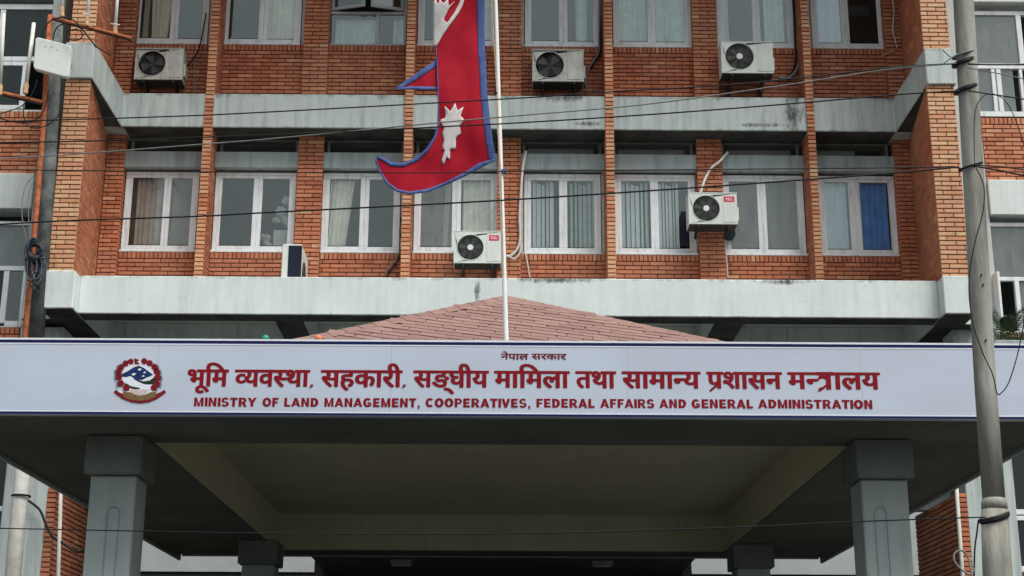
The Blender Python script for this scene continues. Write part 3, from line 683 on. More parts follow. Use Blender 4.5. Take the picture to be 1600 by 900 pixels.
for q_ in (Lb, Rb):
    d_ = (q_-A); L_ = d_.length; d_.normalize(); sdv = d_.cross(nP).normalized(); k_ = int(L_/.22)
    for i in range(k_):
        a_ = A+d_*(i*L_/k_-.015)+nP*.024; b_ = A+d_*((i+1)*L_/k_)+nP*.03; w_ = .075
        MB().add([a_-sdv*w_-nP*.016, a_, a_+sdv*w_-nP*.016, b_+sdv*w_-nP*.016, b_, b_-sdv*w_-nP*.016, a_-nP*.03, b_-nP*.03], [(0, 1, 4, 5), (1, 2, 3, 4), (5, 4, 3, 7), (0, 6, 2, 1)]).build('hip_cap', 'shingle', ROOF)
ctr_ = (Lb+Rb+RB2+LB2)/4
MB().prism([tuple((ctr_+(q-ctr_)*.97).xy) for q in (Lb, Rb, RB2, LB2)], S1+.052, EZ-.004).build('roof_kerb', 'concrete_rear', ROOF)
print('ROOFB', Lb, Rb, RB2, LB2, A)
def tri_in(p):
    a = (Lb-A); b = (Rb-A); q = p-A; n_ = a.cross(b); g = a.cross(q).dot(n_)/n_.dot(n_); f_ = q.cross(b).dot(n_)/n_.dot(n_)
    return f_ > 0.0 and g > 0.0 and f_+g < 1
SW, SE = .30, .115; nsh = 0; SB = MB()
me_s = None
vs = [(0, 0, .014), (SW-.008, 0, .014), (SW-.012, 0, 0), (0, 0, 0), (0, SE+.06, .004), (SW-.012, SE+.06, .004)]
me_s = bpy.data.meshes.new('shingle'); me_s.from_pydata(vs, [], [(0, 1, 5, 4), (3, 2, 1, 0), (3, 0, 4), (1, 2, 5)]); me_s.materials.append(M['shingle'])
sk = R(11); dS = (dL*math.cos(sk)+sdn*math.sin(sk)); sS = (sdn*math.cos(sk)-dL*math.sin(sk)); dL, sdn = dS, sS
rot = Matrix((dL, -sdn, nP)).transposed()
cands = []
for r_ in range(1, 40):
    for c_ in range(-60, 60):
        p = A+sdn*(r_*SE)+dL*(c_*SW+(r_ % 2)*SW*.5+.04*math.sin(r_*5))
        mid = p+dL*SW*.5-sdn*(SE*.5)
        if all(tri_in(p+dL*u-sdn*v) for u, v in ((.02, .0), (SW-.02, .0), (.02, SE), (SW-.02, SE))) or (tri_in(mid) and tri_in(p+dL*SW*.25-sdn*.03) and tri_in(p+dL*SW*.75-sdn*.03)):
            q = proj = (mid-CAM); yy = 450-F*q.dot(UP)/q.dot(FW)
            cands.append((yy, p))
cands.sort(key=lambda t: t[0])
for yy, p in cands:
    if nsh < 295:
        o = bpy.data.objects.new('shingle', me_s); COL.objects.link(o); o.parent = ROOF; o.rotation_euler = rot.to_euler()
        o.location = p+nP*random.uniform(.001, .006)-wl(ROOF)+dL*random.uniform(-.006, .006)+sdn*random.uniform(-.008, .008); nsh += 1
    else:
        SB.add([rot @ Vector(v)+p for v in vs], [(0, 1, 5, 4), (3, 2, 1, 0), (3, 0, 4), (1, 2, 5)])
if SB.v: SB.build('shingle', 'shingle', ROOF)['kind'] = 'stuff'
for px, mt, lb in ((415, 'bulb_green', 'small green bulb on the canopy edge beside the pink roof'), (498, 'bulb_orange', 'small orange bulb on the canopy edge in front of the pink roof')):
    c = at(px, 529, 13.45)
    t = thing('light_bulb', (c.x, c.y, 5.04), lb, 'light bulb', 'coloured bulbs on the canopy edge')
    MB().sphere(c, .035, 12, 8).build('globe', mt, t, smooth=True); MB().tube([c+Vector((.03, 0, -.01)), c+Vector((.075, 0, -.02))], .014, 8).build('socket', 'black_rubber', t)
    MB().tube([(c.x+.03, c.y, 5.04), (c.x+.03, c.y, c.z-.0)], .01, 6).build('holder', 'black_rubber', t)

# ------------------------------------------------------------------ sign board
SIGN = thing('sign_board', (.0, 13.0, 4.345), 'long pale sign board with red Nepali and English lettering across the canopy front', 'sign')
SY = 13.0
MB().box(-5.06, 5.08, SY, SY+.085, 4.345, 5.035).build('panel', 'sign_sheet', SIGN, .004)
def strip(name, z0, z1, mt, d): MB().box(-5.06+.002, 5.08-.002, SY-d, SY-.0005, z0, z1).build(name, mt, SIGN)
strip('border_line', 4.994, 5.020, 'blue_dark', .003); strip('border_line', 4.350, 4.369, 'blue_dark', .003)
strip('white_edge', 5.021, 5.038, 'sign_white', .006); strip('white_line', 4.982, 4.9935, 'sign_white', .0025); strip('white_line', 4.3695, 4.380, 'sign_white', .0025)
# faint seams between the printed sheets
for sx_ in (-3.05, -.98, 1.12, 3.2): MB().box(sx_-.0012, sx_+.0012, SY-.0012, SY-.0003, 4.381, 4.981).build('seam', 'concrete_lintel', SIGN)

FONT = None
try: FONT = bpy.data.fonts.load('<builtin>')
except Exception: pass
def glyph(s, off=.024, clip=None):
    c = bpy.data.curves.new('g', 'FONT'); c.body = s; c.offset = off; c.resolution_u = 6; c.fill_mode = 'FRONT' if hasattr(c, 'fill_mode') else c.fill_mode
    if FONT: c.font = FONT
    o = bpy.data.objects.new('g', c); COL.objects.link(o); bpy.context.view_layer.update()
    me = bpy.data.meshes.new_from_object(o.evaluated_get(bpy.context.evaluated_depsgraph_get()))
    bm = bmesh.new(); bm.from_mesh(me)
    if clip is not None:
        bmesh.ops.bisect_plane(bm, geom=bm.verts[:]+bm.edges[:]+bm.faces[:], plane_co=(clip, 0, 0), plane_no=(1, 0, 0), clear_outer=True)
    vs = [(v.co.x, v.co.y) for v in bm.verts]; bm.verts.index_update(); fs = [[v.index for v in f_.verts] for f_ in bm.faces]
    bm.free(); bpy.data.meshes.remove(me); COL.objects.unlink(o); bpy.data.objects.remove(o); bpy.data.curves.remove(c)
    return vs, fs
ADV = dict(zip('भमवयसथहकारङघलतनपशी', (.717, .612, .571, .595, .691, .656, .546, .777, .273, .424, .662, .605, .693, .584, .569, .583, .695, .273)))
ADV['ि'] = .273; ADV[','] = .28
GC = {}
def deva(tokens, off):
    """tokens: strings; a trailing '~' asks for the half form (vertical cut off), 'TRA' and 'PRA' are drawn"""
    x = 0.0; V = []; Fc = []; lvl = 0
    def put(vs, fs, dx):
        nonlocal lvl
        b = len(V); V.extend([(vx+dx, vy, lvl) for vx, vy in vs]); Fc.extend([[b+i for i in f_] for f_ in fs]); lvl += 1
    for t in tokens:
        if t == 'TRA':      # the tra ligature: slanting stroke meeting the upright, headline on top
            ww = .60; k = off+.045
            put([(0, .622+off), (0, .55-off), (ww, .55-off), (ww, .622+off)], [(0, 1, 2, 3)], x)
            k += .012; put([(ww-.19-k, .6), (ww-.19-k, 0-off), (ww-.19+k, 0-off), (ww-.19+k, .6)], [(0, 1, 2, 3)], x)
            c_ = [(.06, .36), (.13, .45), (.22, .47), (.31, .43), (.39, .34)]
            ring = []
            for i, (a, b) in enumerate(c_): ring.append((a, b+.075))
            for a, b in reversed(c_): ring.append((a, b-.065))
            put(ring, [list(range(len(ring)))], x)
            c2 = [(.40, .24), (.30, .10), (.18, .0), (.04, -.05)]
            ring = [(a+.03, b+.08) for a, b in c2]+[(a-.02, b-.07) for a, b in reversed(c2)]; put(ring, [list(range(len(ring)))], x)
            x += ww; continue
        if t == 'PRA':
            pg = glyph('प', 0)
            for q in [(0, 0)]+[(math.cos(math.pi*i/6), math.sin(math.pi*i/6)) for i in range(12)]: put([(a+q[0]*off*1.3, b+q[1]*off*.62) for a, b in pg[0]], pg[1], x)
            put([(.05, -.10), (.10, -.14), (.22, -.05), (.40, .10), (.40, .20), (.28, .12), (.12, -.02)], [list(range(7))], x); x += ADV['प']; continue
        half = t.endswith('~'); ch = t.rstrip('~')
        cl = None
        if half: cl = ADV[ch]-.205
        key = (ch, off, cl)
        if key not in GC: GC[key] = glyph(ch, 0, cl)
        vs, fs = GC[key]
        for q in [(0, 0)]+[(math.cos(math.pi*i/6), math.sin(math.pi*i/6)) for i in range(12)]: put([(a+q[0]*off*1.3, b+q[1]*off*.62) for a, b in vs], fs, x)
        x += (cl if half else ADV.get(ch[0], 0) if ch not in ('ू', '्', 'े') else 0)
        if half: x -= .015
    return V, Fc, x
def place_word(V, Fc, wid, px0, px1, pybar, pybase, name, mt, barh=.622, dy=.0016):
    a = at(px0, (pybar+pybase)/2, SY).x; b = at(px1, (pybar+pybase)/2, SY).x
    zt = at((px0+px1)/2, pybar, SY).z; zb = at((px0+px1)/2, pybase, SY).z; sz = (zt-zb)/barh; sx_ = (b-a)/wid
    mb = MB(); mb.add([(a+x*sx_, SY-.002-(l % 61)*.00004, zb+y*sz) for x, y, l in V], Fc)
    o = mb.build(name, mt, SIGN)
    return o
OFF = .030
WORDS = [(['भ', 'ू', 'ि', 'म'], 292.5, 356, 0), (['व~', 'य', 'व', 'स~', 'थ', 'ा'], 368, 483, .0), (['स', 'ह', 'क', 'ा', 'र', 'ी'], 502.5, 627.5, 0),
         (['स', 'ङ', '्', 'घ', 'ी', 'य'], 647, 762.6, 0), (['म', 'ा', 'ि', 'म', 'ल', 'ा'], 773.5, 889, 0), (['त', 'थ', 'ा'], 900.5, 961.4, 0),
         (['स', 'ा', 'म', 'ा', 'न~', 'य'], 973, 1093.4, 0), (['PRA', 'श', 'ा', 'स', 'न'], 1105.3, 1220.8, 0), (['म', 'न~', 'TRA', 'ा', 'ल', 'य'], 1232, 1373.9, 0)]
for toks, a, b, _ in WORDS:
    V, Fc, x = deva(toks, OFF); xm = (a+b)/2; k = (xm-300)/1000*4.6
    place_word(V, Fc, x, a, b, 577.9+k, 603.0+k, 'lettering', 'letter_red')
for toks, a, b in ((['न', 'े', 'प', 'ा', 'ल'], 783, 825.3), (['स', 'र', 'क', 'ा', 'र'], 831, 884.6)):
    V, Fc, x = deva(toks, .022); place_word(V, Fc, x, a, b, 553.0, 561.6, 'lettering', 'letter_maroon')
def comma(px, py, h):
    p = at(px, py, SY); mb = MB(); mb.plate([(p.x-.010, p.z+h*.55), (p.x+.016, p.z+h*.55), (p.x+.013, p.z), (p.x-.008, p.z-h*.75), (p.x-.020, p.z-h*.6), (p.x-.008, p.z-h*.1)], SY-.0055, SY-.001)
    mb.build('comma', 'letter_red', SIGN)
for px in (487, 631.5): comma(px, 603, .022)

# heavy grotesque capitals drawn from strokes (height 1)
def bar(x0, y0, x1, y1): return [(x0, y0), (x1, y0), (x1, y1), (x0, y1)]
def dg(xa, ya, xb, yb, h): return [(xa-h, ya), (xa+h, ya), (xb+h, yb), (xb-h, yb)]
def arc(cx, cy_, rx, ry, t, a0, a1, n=14):     # ring segment of stroke width t (degrees, ccw)
    out = []; inn = []
    for i in range(n+1):
        a = R(a0+(a1-a0)*i/n); out.append((cx+rx*math.cos(a), cy_+ry*math.sin(a))); inn.append((cx+(rx-t*1.08)*math.cos(a), cy_+(ry-t*.88)*math.sin(a)))
    return [[out[i], out[i+1], inn[i+1], inn[i]] for i in range(n)]
T_ = .275; HB = .22
LET = {
 'I': (.30, [bar(.03, 0, .03+T_, 1)]),
 'L': (.72, [bar(.06, 0, .06+T_, 1), bar(.06+T_, 0, .68, HB)]),
 'T': (.78, [bar(.02, 1-HB, .76, 1), bar(.39-T_/2, 0, .39+T_/2, 1-HB)]),
 'E': (.78, [bar(.06, 0, .06+T_, 1), bar(.06+T_, 0, .73, HB), bar(.06+T_, 1-HB, .72, 1), bar(.06+T_, .41, .67, .59)]),
 'F': (.72, [bar(.06, 0, .06+T_, 1), bar(.06+T_, 1-HB, .69, 1), bar(.06+T_, .39, .62, .58)]),
 'N': (.90, [bar(.06, 0, .06+T_*.95, 1), bar(.84-T_*.95, 0, .84, 1), [(.06+T_*.95, 1), (.84-T_*.95, .38), (.84-T_*.95, 0), (.06+T_*.95, .62)]]),
 'M': (1.04, [bar(.06, 0, .06+T_*.9, 1), bar(.98-T_*.9, 0, .98, 1), [(.06+T_*.9, 1), (.52, .32), (.52, 0), (.42, 0), (.06+T_*.9, .66)], [(.98-T_*.9, 1), (.98-T_*.9, .66), (.62, 0), (.52, 0), (.52, .32)]]),
 'A': (.92, [dg(.13, 0, .46, 1, .13), dg(.79, 0, .46, 1, .13), bar(.28, .19, .64, .36)]),
 'V': (.86, [dg(.13, 1, .43, 0, .13), dg(.73, 1, .43, 0, .13)]),
 'Y': (.86, [dg(.13, 1, .43, .40, .135), dg(.73, 1, .43, .40, .135), bar(.43-T_/2, 0, .43+T_/2, .44)]),
 'O': (.94, arc(.47, .5, .45, .52, T_, 0, 360, 26)),
 'C': (.88, arc(.46, .5, .43, .52, T_, 42, 318, 22)),
 'G': (.94, arc(.46, .5, .43, .52, T_, 42, 320, 22)+[bar(.48, .36, .86, .53), bar(.70, .10, .86, .36)]),
 'D': (.88, [bar(.06, 0, .06+T_, 1), bar(.06+T_, 0, .40, HB), bar(.06+T_, 1-HB, .40, 1)]+arc(.40, .5, .44, .5, T_, -90, 90, 14)),
 'P': (.82, [bar(.06, 0, .06+T_, 1), bar(.06+T_, 1-.18, .48, 1), bar(.06+T_, .36, .48, .53)]+arc(.48, .68, .31, .32, .21, -90, 90, 12)),
 'R': (.90, [bar(.06, 0, .06+T_, 1), bar(.06+T_, 1-.18, .50, 1), bar(.06+T_, .38, .50, .55)]+arc(.50, .69, .31, .31, .21, -90, 90, 12)+[dg(.74, 0, .50, .42, .14)]),
 'S': (.82, arc(.41, .71, .36, .31, .225, 20, 250, 16)+arc(.41, .29, .38, .31, .23, -160, 70, 16)+[[(.25, .60), (.52, .49), (.56, .40), (.50, .415), (.22, .50)], [(.30, .60), (.60, .50), (.55, .40), (.25, .50)]]),
 ',': (.36, [bar(.08, 0, .29, .2), [(.29, 0), (.27, -.12), (.13, -.22), (.10, -.15), (.18, -.05), (.18, 0)]]),
 'W': (1.3, [])}
def latin(word):
    x = 0; V = []; Fc = []; l = 0
    for ch in word:
        w_, polys = LET[ch]
        for p in polys:
            b = len(V); V.extend([(a+x, c, l) for a, c in p]); n = len(p)
            ar = sum(p[i][0]*p[(i+1) % n][1]-p[(i+1) % n][0]*p[i][1] for i in range(n))
            idx = list(range(b, b+n)); Fc.append(idx if ar > 0 else idx[::-1]); l += 1
        x += w_+.035
    return V, Fc, x-.035
for wd, a, b in (('MINISTRY', 302.4, 400.8), ('OF', 409.9, 435.6), ('LAND', 443.3, 498.2), ('MANAGEMENT,', 506, 657), ('COOPERATIVES,', 664.4, 829.6), ('FEDERAL', 837.3, 929.6),
                 ('AFFAIRS', 937.6, 1022.7), ('AND', 1030, 1072.7), ('GENERAL', 1080, 1177), ('ADMINISTRATION', 1184.2, 1363.8)):
    V, Fc, x = latin(wd); k = ((a+b)/2-300)/1000*3.6
    place_word(V, Fc, x, a, b, 621.1+k, 634.9+k, 'lettering', 'letter_maroon' if False else 'letter_red', 1.0)

# national emblem ------------------------------------------------------------
def ez(x, y): return P(165+x/10, 550+y/10, SY)     # emblem close-up coordinates
EMB = None
def epoly(pts, d, mt, name):
    global EMB
    mb = MB().plate([ez(*p) for p in pts], SY-d, SY-.0005)
    o = mb.build(name, mt, EMB if EMB else SIGN)
    if EMB is None: EMB = o
    return o
def circ(cx, cy_, rx, ry, n=24, a0=0): return [(cx+rx*math.cos(a0+2*math.pi*i/n), cy_+ry*math.sin(a0+2*math.pi*i/n)) for i in range(n)]
epoly(circ(530, 430, 395, 355, 40), .0012, 'sign_sheet', 'emblem')
epoly([(260, 370), (300, 240), (400, 150), (530, 130), (660, 150), (770, 250), (800, 400), (800, 560), (860, 600), (700, 740), (520, 770), (350, 740), (200, 620), (270, 560)], .0024, 'sign_white', 'field')
epoly([(245, 350), (330, 310), (440, 240), (520, 215), (600, 250), (680, 310), (745, 355), (690, 385), (640, 400), (580, 435), (500, 440), (440, 410), (395, 375), (330, 395), (260, 385)], .0034, 'em_blue', 'mountain')
for pts in ([(400, 350), (450, 325), (480, 345), (440, 370)], [(500, 275), (540, 255), (570, 270), (530, 295)], [(590, 320), (620, 305), (635, 325), (600, 335)], [(560, 385), (600, 360), (610, 385)]): epoly(pts, .0040, 'sign_white', 'snow')
epoly([(430, 415), (520, 440), (600, 460), (690, 445), (760, 395), (800, 420), (790, 480), (740, 505), (660, 510), (590, 500), (520, 470)], .0038, 'em_green', 'hills')
epoly([(290, 490), (340, 500), (400, 540), (480, 545), (540, 560), (520, 585), (430, 580), (350, 555), (290, 530)], .0036, 'em_green', 'hills')
epoly([(310, 430), (350, 385), (400, 400), (450, 440), (520, 470), (600, 505), (720, 520), (720, 580), (650, 600), (560, 590), (530, 560), (440, 545), (370, 520), (300, 470)], .0044, 'sign_white', 'map_shape')
epoly([(390, 590), (440, 580), (520, 600), (600, 580), (660, 610), (620, 660), (540, 680), (460, 660), (380, 620)], .0048, 'em_skin', 'hands')
epoly([(270, 620), (380, 630), (460, 670), (540, 688), (620, 670), (700, 630), (790, 620), (800, 690), (700, 740), (540, 765), (380, 745), (270, 700)], .0040, 'em_brown', 'field_base')
epoly([(130, 630), (160, 590), (210, 630), (280, 660), (270, 700), (400, 745), (540, 765), (680, 745), (800, 695), (800, 655), (860, 630), (920, 590), (945, 630), (880, 680), (800, 735), (680, 785), (540, 803), (400, 785), (270, 735), (180, 670)], .0052, 'em_red', 'ribbon')
random.seed(3)
for (fx, fy, fr_) in ((395, 150, 40), (315, 180, 42), (245, 235, 42), (210, 305, 42), (210, 390, 44), (240, 490, 45), (330, 560, 46), (605, 145, 42), (690, 175, 42), (765, 235, 44), (800, 305, 44), (815, 395, 46), (800, 495, 46), (755, 560, 44)):
    out = -1 if fx < 530 else 1
    if fy > 200:
        for q in (-1.6, -.8, 0, .8, 1.6):
            tx_ = fx+out*(62+6*q*q*-1); ty = fy+25+q*32
            epoly([(fx, fy+q*10), (tx_+out*22, ty), (fx+out*5, fy+q*10+22)], .0042+.0003*q, 'em_green', 'leaf')
    star = []; fr_ *= 1.12
    for i in range(14):
        a = 2*math.pi*i/14+.3; r_ = fr_*(1.05 if i % 2 else .78); r_ *= 1.12; star.append((fx+r_*math.cos(a), fy+r_*math.sin(a)))
    epoly(star, .0056+.0001*(fx % 7), 'em_red', 'flower')
epoly([(450, 95), (530, 130), (490, 145), (535, 190), (455, 190)], .0058, 'em_red', 'pennant')
random.seed(11)

# ------------------------------------------------------------------ flagpole and flag
FY = 13.7
a, b = at(774.5, 0, FY), at(791, 530, FY); d = (a-b).normalized(); base = b-d*((b.z-5.04)/d.z)
FP_ = thing('flagpole', base, 'slender white flagpole standing on the canopy roof behind the sign', 'flagpole')
MB().tube([base, b, a, a+d*1.6], [.024, .023, .019, .016], 14).build('shaft', 'pole_white', FP_, smooth=True)
MB().tube([base, base+Vector((0, 0, .05))], .07, 14).build('base_plate', 'pole_white', FP_)
MB().tube([a+d*1.6, a+d*1.66], .03, 12).build('finial', 'pole_white', FP_)
hp = [at(768, 0, FY-.03), at(776, 143, FY-.03), at(777, 200, FY-.03), at(783, 272, FY-.03), at(787, 430, FY-.03)]
MB().tube(hp, .0042, 6).build('halyard', 'rust_pale', FP_); c = at(774.5, 145, FY-.03); MB().sphere(c, .017, 8, 6).build('cleat', 'black_rubber', FP_)
MB().box(at(787, 268, FY).x-.02, at(787, 268, FY).x+.03, FY-.035, FY-.01, at(787, 272, FY).z, at(787, 266, FY).z).build('rope_knot', 'flag_blue', FP_)

FLY = 13.66
def fold(x, y):   # the cloth's depth for photo-space x, y
    s_ = max(0, (y-180)/120); dx = 775-x
    return FLY + .022*(1-abs(math.sin((x*.55+y*.38)/21+.4*math.sin(y/70))))**2 + .010*math.sin((x*.95+y*.12)/6+math.sin(y/55))*math.sin(y/47+1) + .035*math.sin((x*.9+y*.45)/31) * (.35+min(1, max(0, (y-120))/160)*.5) + .006*math.sin((x-y*.8)/14+1) - .05*(dx/180) * s_ + .03*math.sin(y/37)
def cloth(poly, name, mt, parent, d=0, grid=7):
    grid = min(grid, 4)
    inside = []
    xs = [p[0] for p in poly]; ys = [p[1] for p in poly]
    def inn(x, y):
        c_ = False; j = len(poly)-1
        for i in range(len(poly)):
            if (poly[i][1] > y) != (poly[j][1] > y) and x < (poly[j][0]-poly[i][0])*(y-poly[i][1])/(poly[j][1]-poly[i][1])+poly[i][0]: c_ = not c_
            j = i
        return c_
    def dist(x, y):
        m_ = 1e9
        for i in range(len(poly)):
            a_ = Vector(poly[i]); b_ = Vector(poly[(i+1) % len(poly)]); p_ = Vector((x, y)); ab = b_-a_; t = max(0, min(1, (p_-a_).dot(ab)/max(1e-9, ab.dot(ab)))); m_ = min(m_, (p_-(a_+ab*t)).length)
        return m_
    pts = []; n0 = 0
    for i in range(len(poly)):
        a_ = Vector(poly[i]); b_ = Vector(poly[(i+1) % len(poly)]); k = max(1, int((b_-a_).length/grid))
        for j in range(k): pts.append(a_.lerp(b_, j/k))
    n0 = len(pts); g = grid; y = min(ys)
    while y < max(ys):
        x = min(xs)
        while x < max(xs):
            if inn(x, y) and dist(x, y) > g*.35: pts.append(Vector((x, y)))
            x += g
        y += g
    r_ = delaunay_2d_cdt(pts, [], [list(range(n0))], 1, 1e-4)
    mb = MB(); mb.add([at(v.x, v.y, fold(v.x, v.y)-d) for v in r_[0]], [list(f_)[::-1] for f_ in r_[2]])
    o = mb.build(name, mt, parent, smooth=True); md = o.modifiers.new('t', 'SOLIDIFY'); md.thickness = .003; md.offset = 1
    return o
FL = thing('flag', at(757, 60, FLY), 'crimson Nepali flag with blue border, white moon and sun, hanging in folds', 'flag')
Lr = [(676, -90), (677, 0), (678, 67), (682, 95), (683.5, 140), (684, 170), (683, 196), (678, 214), (666, 232), (650, 246), (630, 255), (612, 254), (600, 247), (590, 243)]
Rr = [(756, -90), (756, 0), (757.5, 67), (762, 150), (766, 190), (770, 220), (775, 250)]
Bt = [(752, 262), (730, 274), (700, 288), (670, 300), (640, 304), (620, 300), (604, 288), (592, 268), (586, 252)]
cloth(Lr[:]+Bt[::-1]+Rr[::-1], 'cloth', 'flag_red', FL, 0, 6)
def border(line, w_, side):
    out = []
    L2 = [Vector(p) for p in line]
    for i, p in enumerate(L2):
        t = (L2[min(i+1, len(L2)-1)]-L2[max(i-1, 0)]).normalized(); n_ = Vector((-t.y, t.x))*side; ww = w_[i] if isinstance(w_, list) else w_; out.append(p+n_*ww)
    return [tuple(p) for p in L2]+[tuple(p) for p in out[::-1]]
cloth(border(Rr, 11, 1), 'border', 'flag_blue', FL, .0045, 6)
cloth(border([Rr[-1]]+Bt+[(590, 243)], [3, 8, 6, 5, 5, 4.5, 4.5, 4, 3, 3, 1.5], 1), 'border', 'flag_blue', FL, .0052, 6)
cloth(border([(676.5, 5)]+Lr[3:], [.5, 1.5, 2, 2, 3, 3.5, 5, 6, 6, 6, 5, 3], -1), 'border', 'flag_blue', FL, .0058, 6)
# the small upper pennant hanging out behind
cloth([(683, 92), (650, 117), (634, 130), (616, 139), (634, 138.5), (660, 140), (684, 140)], 'cloth', 'flag_red', FL, -.03, 5)
cloth([(684, 92), (650, 115), (616, 139), (625, 140), (652, 124), (684, 102)], 'border', 'flag_blue', FL, -.024, 5)
cloth([(616, 139.5), (640, 135), (684, 136), (684, 141), (640, 140)], 'border', 'flag_blue', FL, -.022, 5)
z3 = lambda L: [(560+x/6, y/6) for x, y in L]; z4 = lambda L: [(560+x/5, 140+y/5) for x, y in L]
cloth(z3([(702, 440), (735, 432), (780, 350), (850, 245), (935, 130), (975, 60), (1010, -60), (980, -70), (945, 30), (900, 120), (832, 215), (800, 185), (850, 80), (905, 8), (870, 40), (845, 55), (842, -20), (800, 30), (775, 10), (765, -10), (745, 40), (722, -10), (704, 20), (700, 200)]), 'moon', 'flag_white', FL, .009, 5)
cloth(z4([(755, 105), (775, 165), (822, 135), (798, 205), (828, 235), (790, 285), (802, 340), (762, 375), (760, 465), (716, 465), (716, 552), (690, 525), (665, 592), (650, 552), (675, 475), (655, 455), (668, 395), (655, 345), (668, 300), (648, 265), (640, 238), (680, 220), (675, 128), (718, 170)]), 'sun', 'flag_white', FL, .009, 5)

# ------------------------------------------------------------------ air conditioner units
def ac(px0, px1, py0, py1, fan, style, label, Y=22.16, depth=.30, logo=None, drop=.34, hub=True, back=WP):
    a = at(px0, (py0+py1)/2, Y); b = at(px1, (py0+py1)/2, Y); z1 = at((px0+px1)/2, py0, Y).z; z0 = at((px0+px1)/2, py1, Y).z
    x0, x1 = a.x, b.x; fc_ = at(fan[0], fan[1], Y); r = at(fan[0]+fan[2], fan[1], Y).x-fc_.x
    t = thing('air_conditioner', ((x0+x1)/2, Y+depth/2, z0), label, 'air conditioner', 'outdoor air conditioner units on the facade')
    body = MB(); fz = fc_.z; fx = fc_.x; seg = 32
    # casing: box without front, front face with a round opening
    body.add([(x0, Y, z0), (x1, Y, z0), (x1, Y, z1), (x0, Y, z1), (x0, Y+depth, z0), (x1, Y+depth, z0), (x1, Y+depth, z1), (x0, Y+depth, z1)], [(0, 4, 5, 1), (3, 2, 6, 7), (0, 3, 7, 4), (1, 5, 6, 2), (4, 7, 6, 5)])
    ring = [(fx+r*math.cos(2*math.pi*i/seg+math.pi/4), fz+r*math.sin(2*math.pi*i/seg+math.pi/4)) for i in range(seg)]
    cor = [(x1, z1), (x0, z1), (x0, z0), (x1, z0)]
    vs = [(x, Y, z) for x, z in ring]+[(x, Y, z) for x, z in cor]+[(x, Y+.05, z) for x, z in ring]; fs = []
    for i in range(seg):
        j = (i+1) % seg; q = i // (seg//4)
        fs.append((i, j, seg+4+j, seg+4+i)[::-1])
        fs.append((seg+q, j, i) if True else None)
        if (i+1) % (seg//4) == 0: fs.append((seg+q, seg+(q+1) % 4, j))
    body.add(vs, fs)
    mt = 'ac_old' if style == 'old' else 'ac_white'
    cs = body.build('casing', mt, t)
    MB().tube([(fx, Y+.045, fz), (fx, Y+.06, fz)], r*1.0, 28).build('fan_well', 'black_rubber', t)
    nb = 4 if style == 'old' else 7
    fb = MB()
    for k in range(nb):
        a0 = 2*math.pi*k/nb+fan[0]*.37; fan_w = .85 if style == 'old' else .5
        vs = [(fx, Y+.038, fz)]+[(fx+r*.88*math.cos(a0+u*fan_w), Y+.04-.016*u, fz+r*.88*math.sin(a0+u*fan_w)) for u in (0, .33, .66, 1)]
        fb.add(vs, [(0, i+1, i+2) for i in range(3)])
    o = fb.build('fan', 'ac_fan', t); md = o.modifiers.new('t', 'SOLIDIFY'); md.thickness = .004
    gr = MB()
    nr_ = 7 if style != 'old' else 5
    for k in range(1, nr_+1):
        rr = r*k/nr_-.002; gr.tube([(fx+rr*math.cos(2*math.pi*i/24), Y-.004, fz+rr*math.sin(2*math.pi*i/24)) for i in range(25)], .0022, 4, cap=False)
    for k in range(40 if style != 'old' else 8):
        a0 = 2*math.pi*k/(40 if style != 'old' else 8); gr.tube([(fx+.03*math.cos(a0), Y-.007, fz+.03*math.sin(a0)), (fx+r*math.cos(a0+(.25 if style != 'old' else 0)), Y-.007, fz+r*math.sin(a0+(.25 if style != 'old' else 0)))], .002, 4)
    gr.build('fan_grille', 'grille_grey' if style != 'old' else 'ac_fan', t)
    gr = MB().tube([(fx+r*1.03*math.cos(2*math.pi*i/32), Y-.001, fz+r*1.03*math.sin(2*math.pi*i/32)) for i in range(33)], .008, 6, cap=False); gr.build('fan_rim', mt if style != 'old' else 'ac_old', t)
    if hub: MB().tube([(fx, Y-.012, fz), (fx, Y+.02, fz)], r*.22, 16).build('hub', 'ac_hub', t)
    # service panel
    sx0 = fx+r*1.25
    if sx0 < x1-.05: MB().box(sx0, x1-.02, Y-.008, Y-.0005, z0+.03, z1-.03).build('service_panel', mt, t, .004)
    if style == 'old': MB().box(x0+.01, fx+r*1.2, Y-.004, Y-.0005, z1-.03, z1-.012).build('louvre', 'ac_grille', t)
    MB().box(x1+.0005, x1+.03, Y+.05, Y+.25, z0+.08, z0+.3).build('valve_cover', mt, t, .008)
    MB().box(x0-.006, x1+.006, Y-.006, Y+depth+.006, z1+.0005, z1+.014).build('top_cover', mt, t, .004)
    MB().box(x0+.01, x1-.01, Y+.01, Y+depth-.01, z0-.015, z0-.0005).build('base_pan', 'dark_metal', t)
    for bx_ in (x0+(x1-x0)*.2, x0+(x1-x0)*.82):
        q = MB(); q.box(bx_-.018, bx_+.018, Y+.0, back, z0-.045, z0-.0155); q.box(bx_-.018, bx_+.018, back-.03, back, z0-drop, z0-.0455)
        q.tube([(bx_, Y+.04, z0-.04), (bx_, back-.02, z0-drop+.03)], .012, 6); q.build('bracket', 'dark_metal', t)
    if logo:
        lx0, lx1, ly0, ly1 = logo; p0 = at(lx0, ly1, Y-.009); p1 = at(lx1, ly0, Y-.009)
        g = MB().box(p0.x, p1.x, Y-.011, Y-.0085, p0.z, p1.z).build('logo', 'logo_red', t)
        V, Fc, wd = latin('TCL'); W_ = p1.x-p0.x; H_ = p1.z-p0.z; s_ = W_*.68/wd
        MB().add([(p0.x+W_*.16+x*s_, Y-.0115-.0002*(l % 4), p0.z+H_*.27+y*H_*.46) for x, y, l in V], Fc).build('lettering', 'ac_hub', g)
    return t
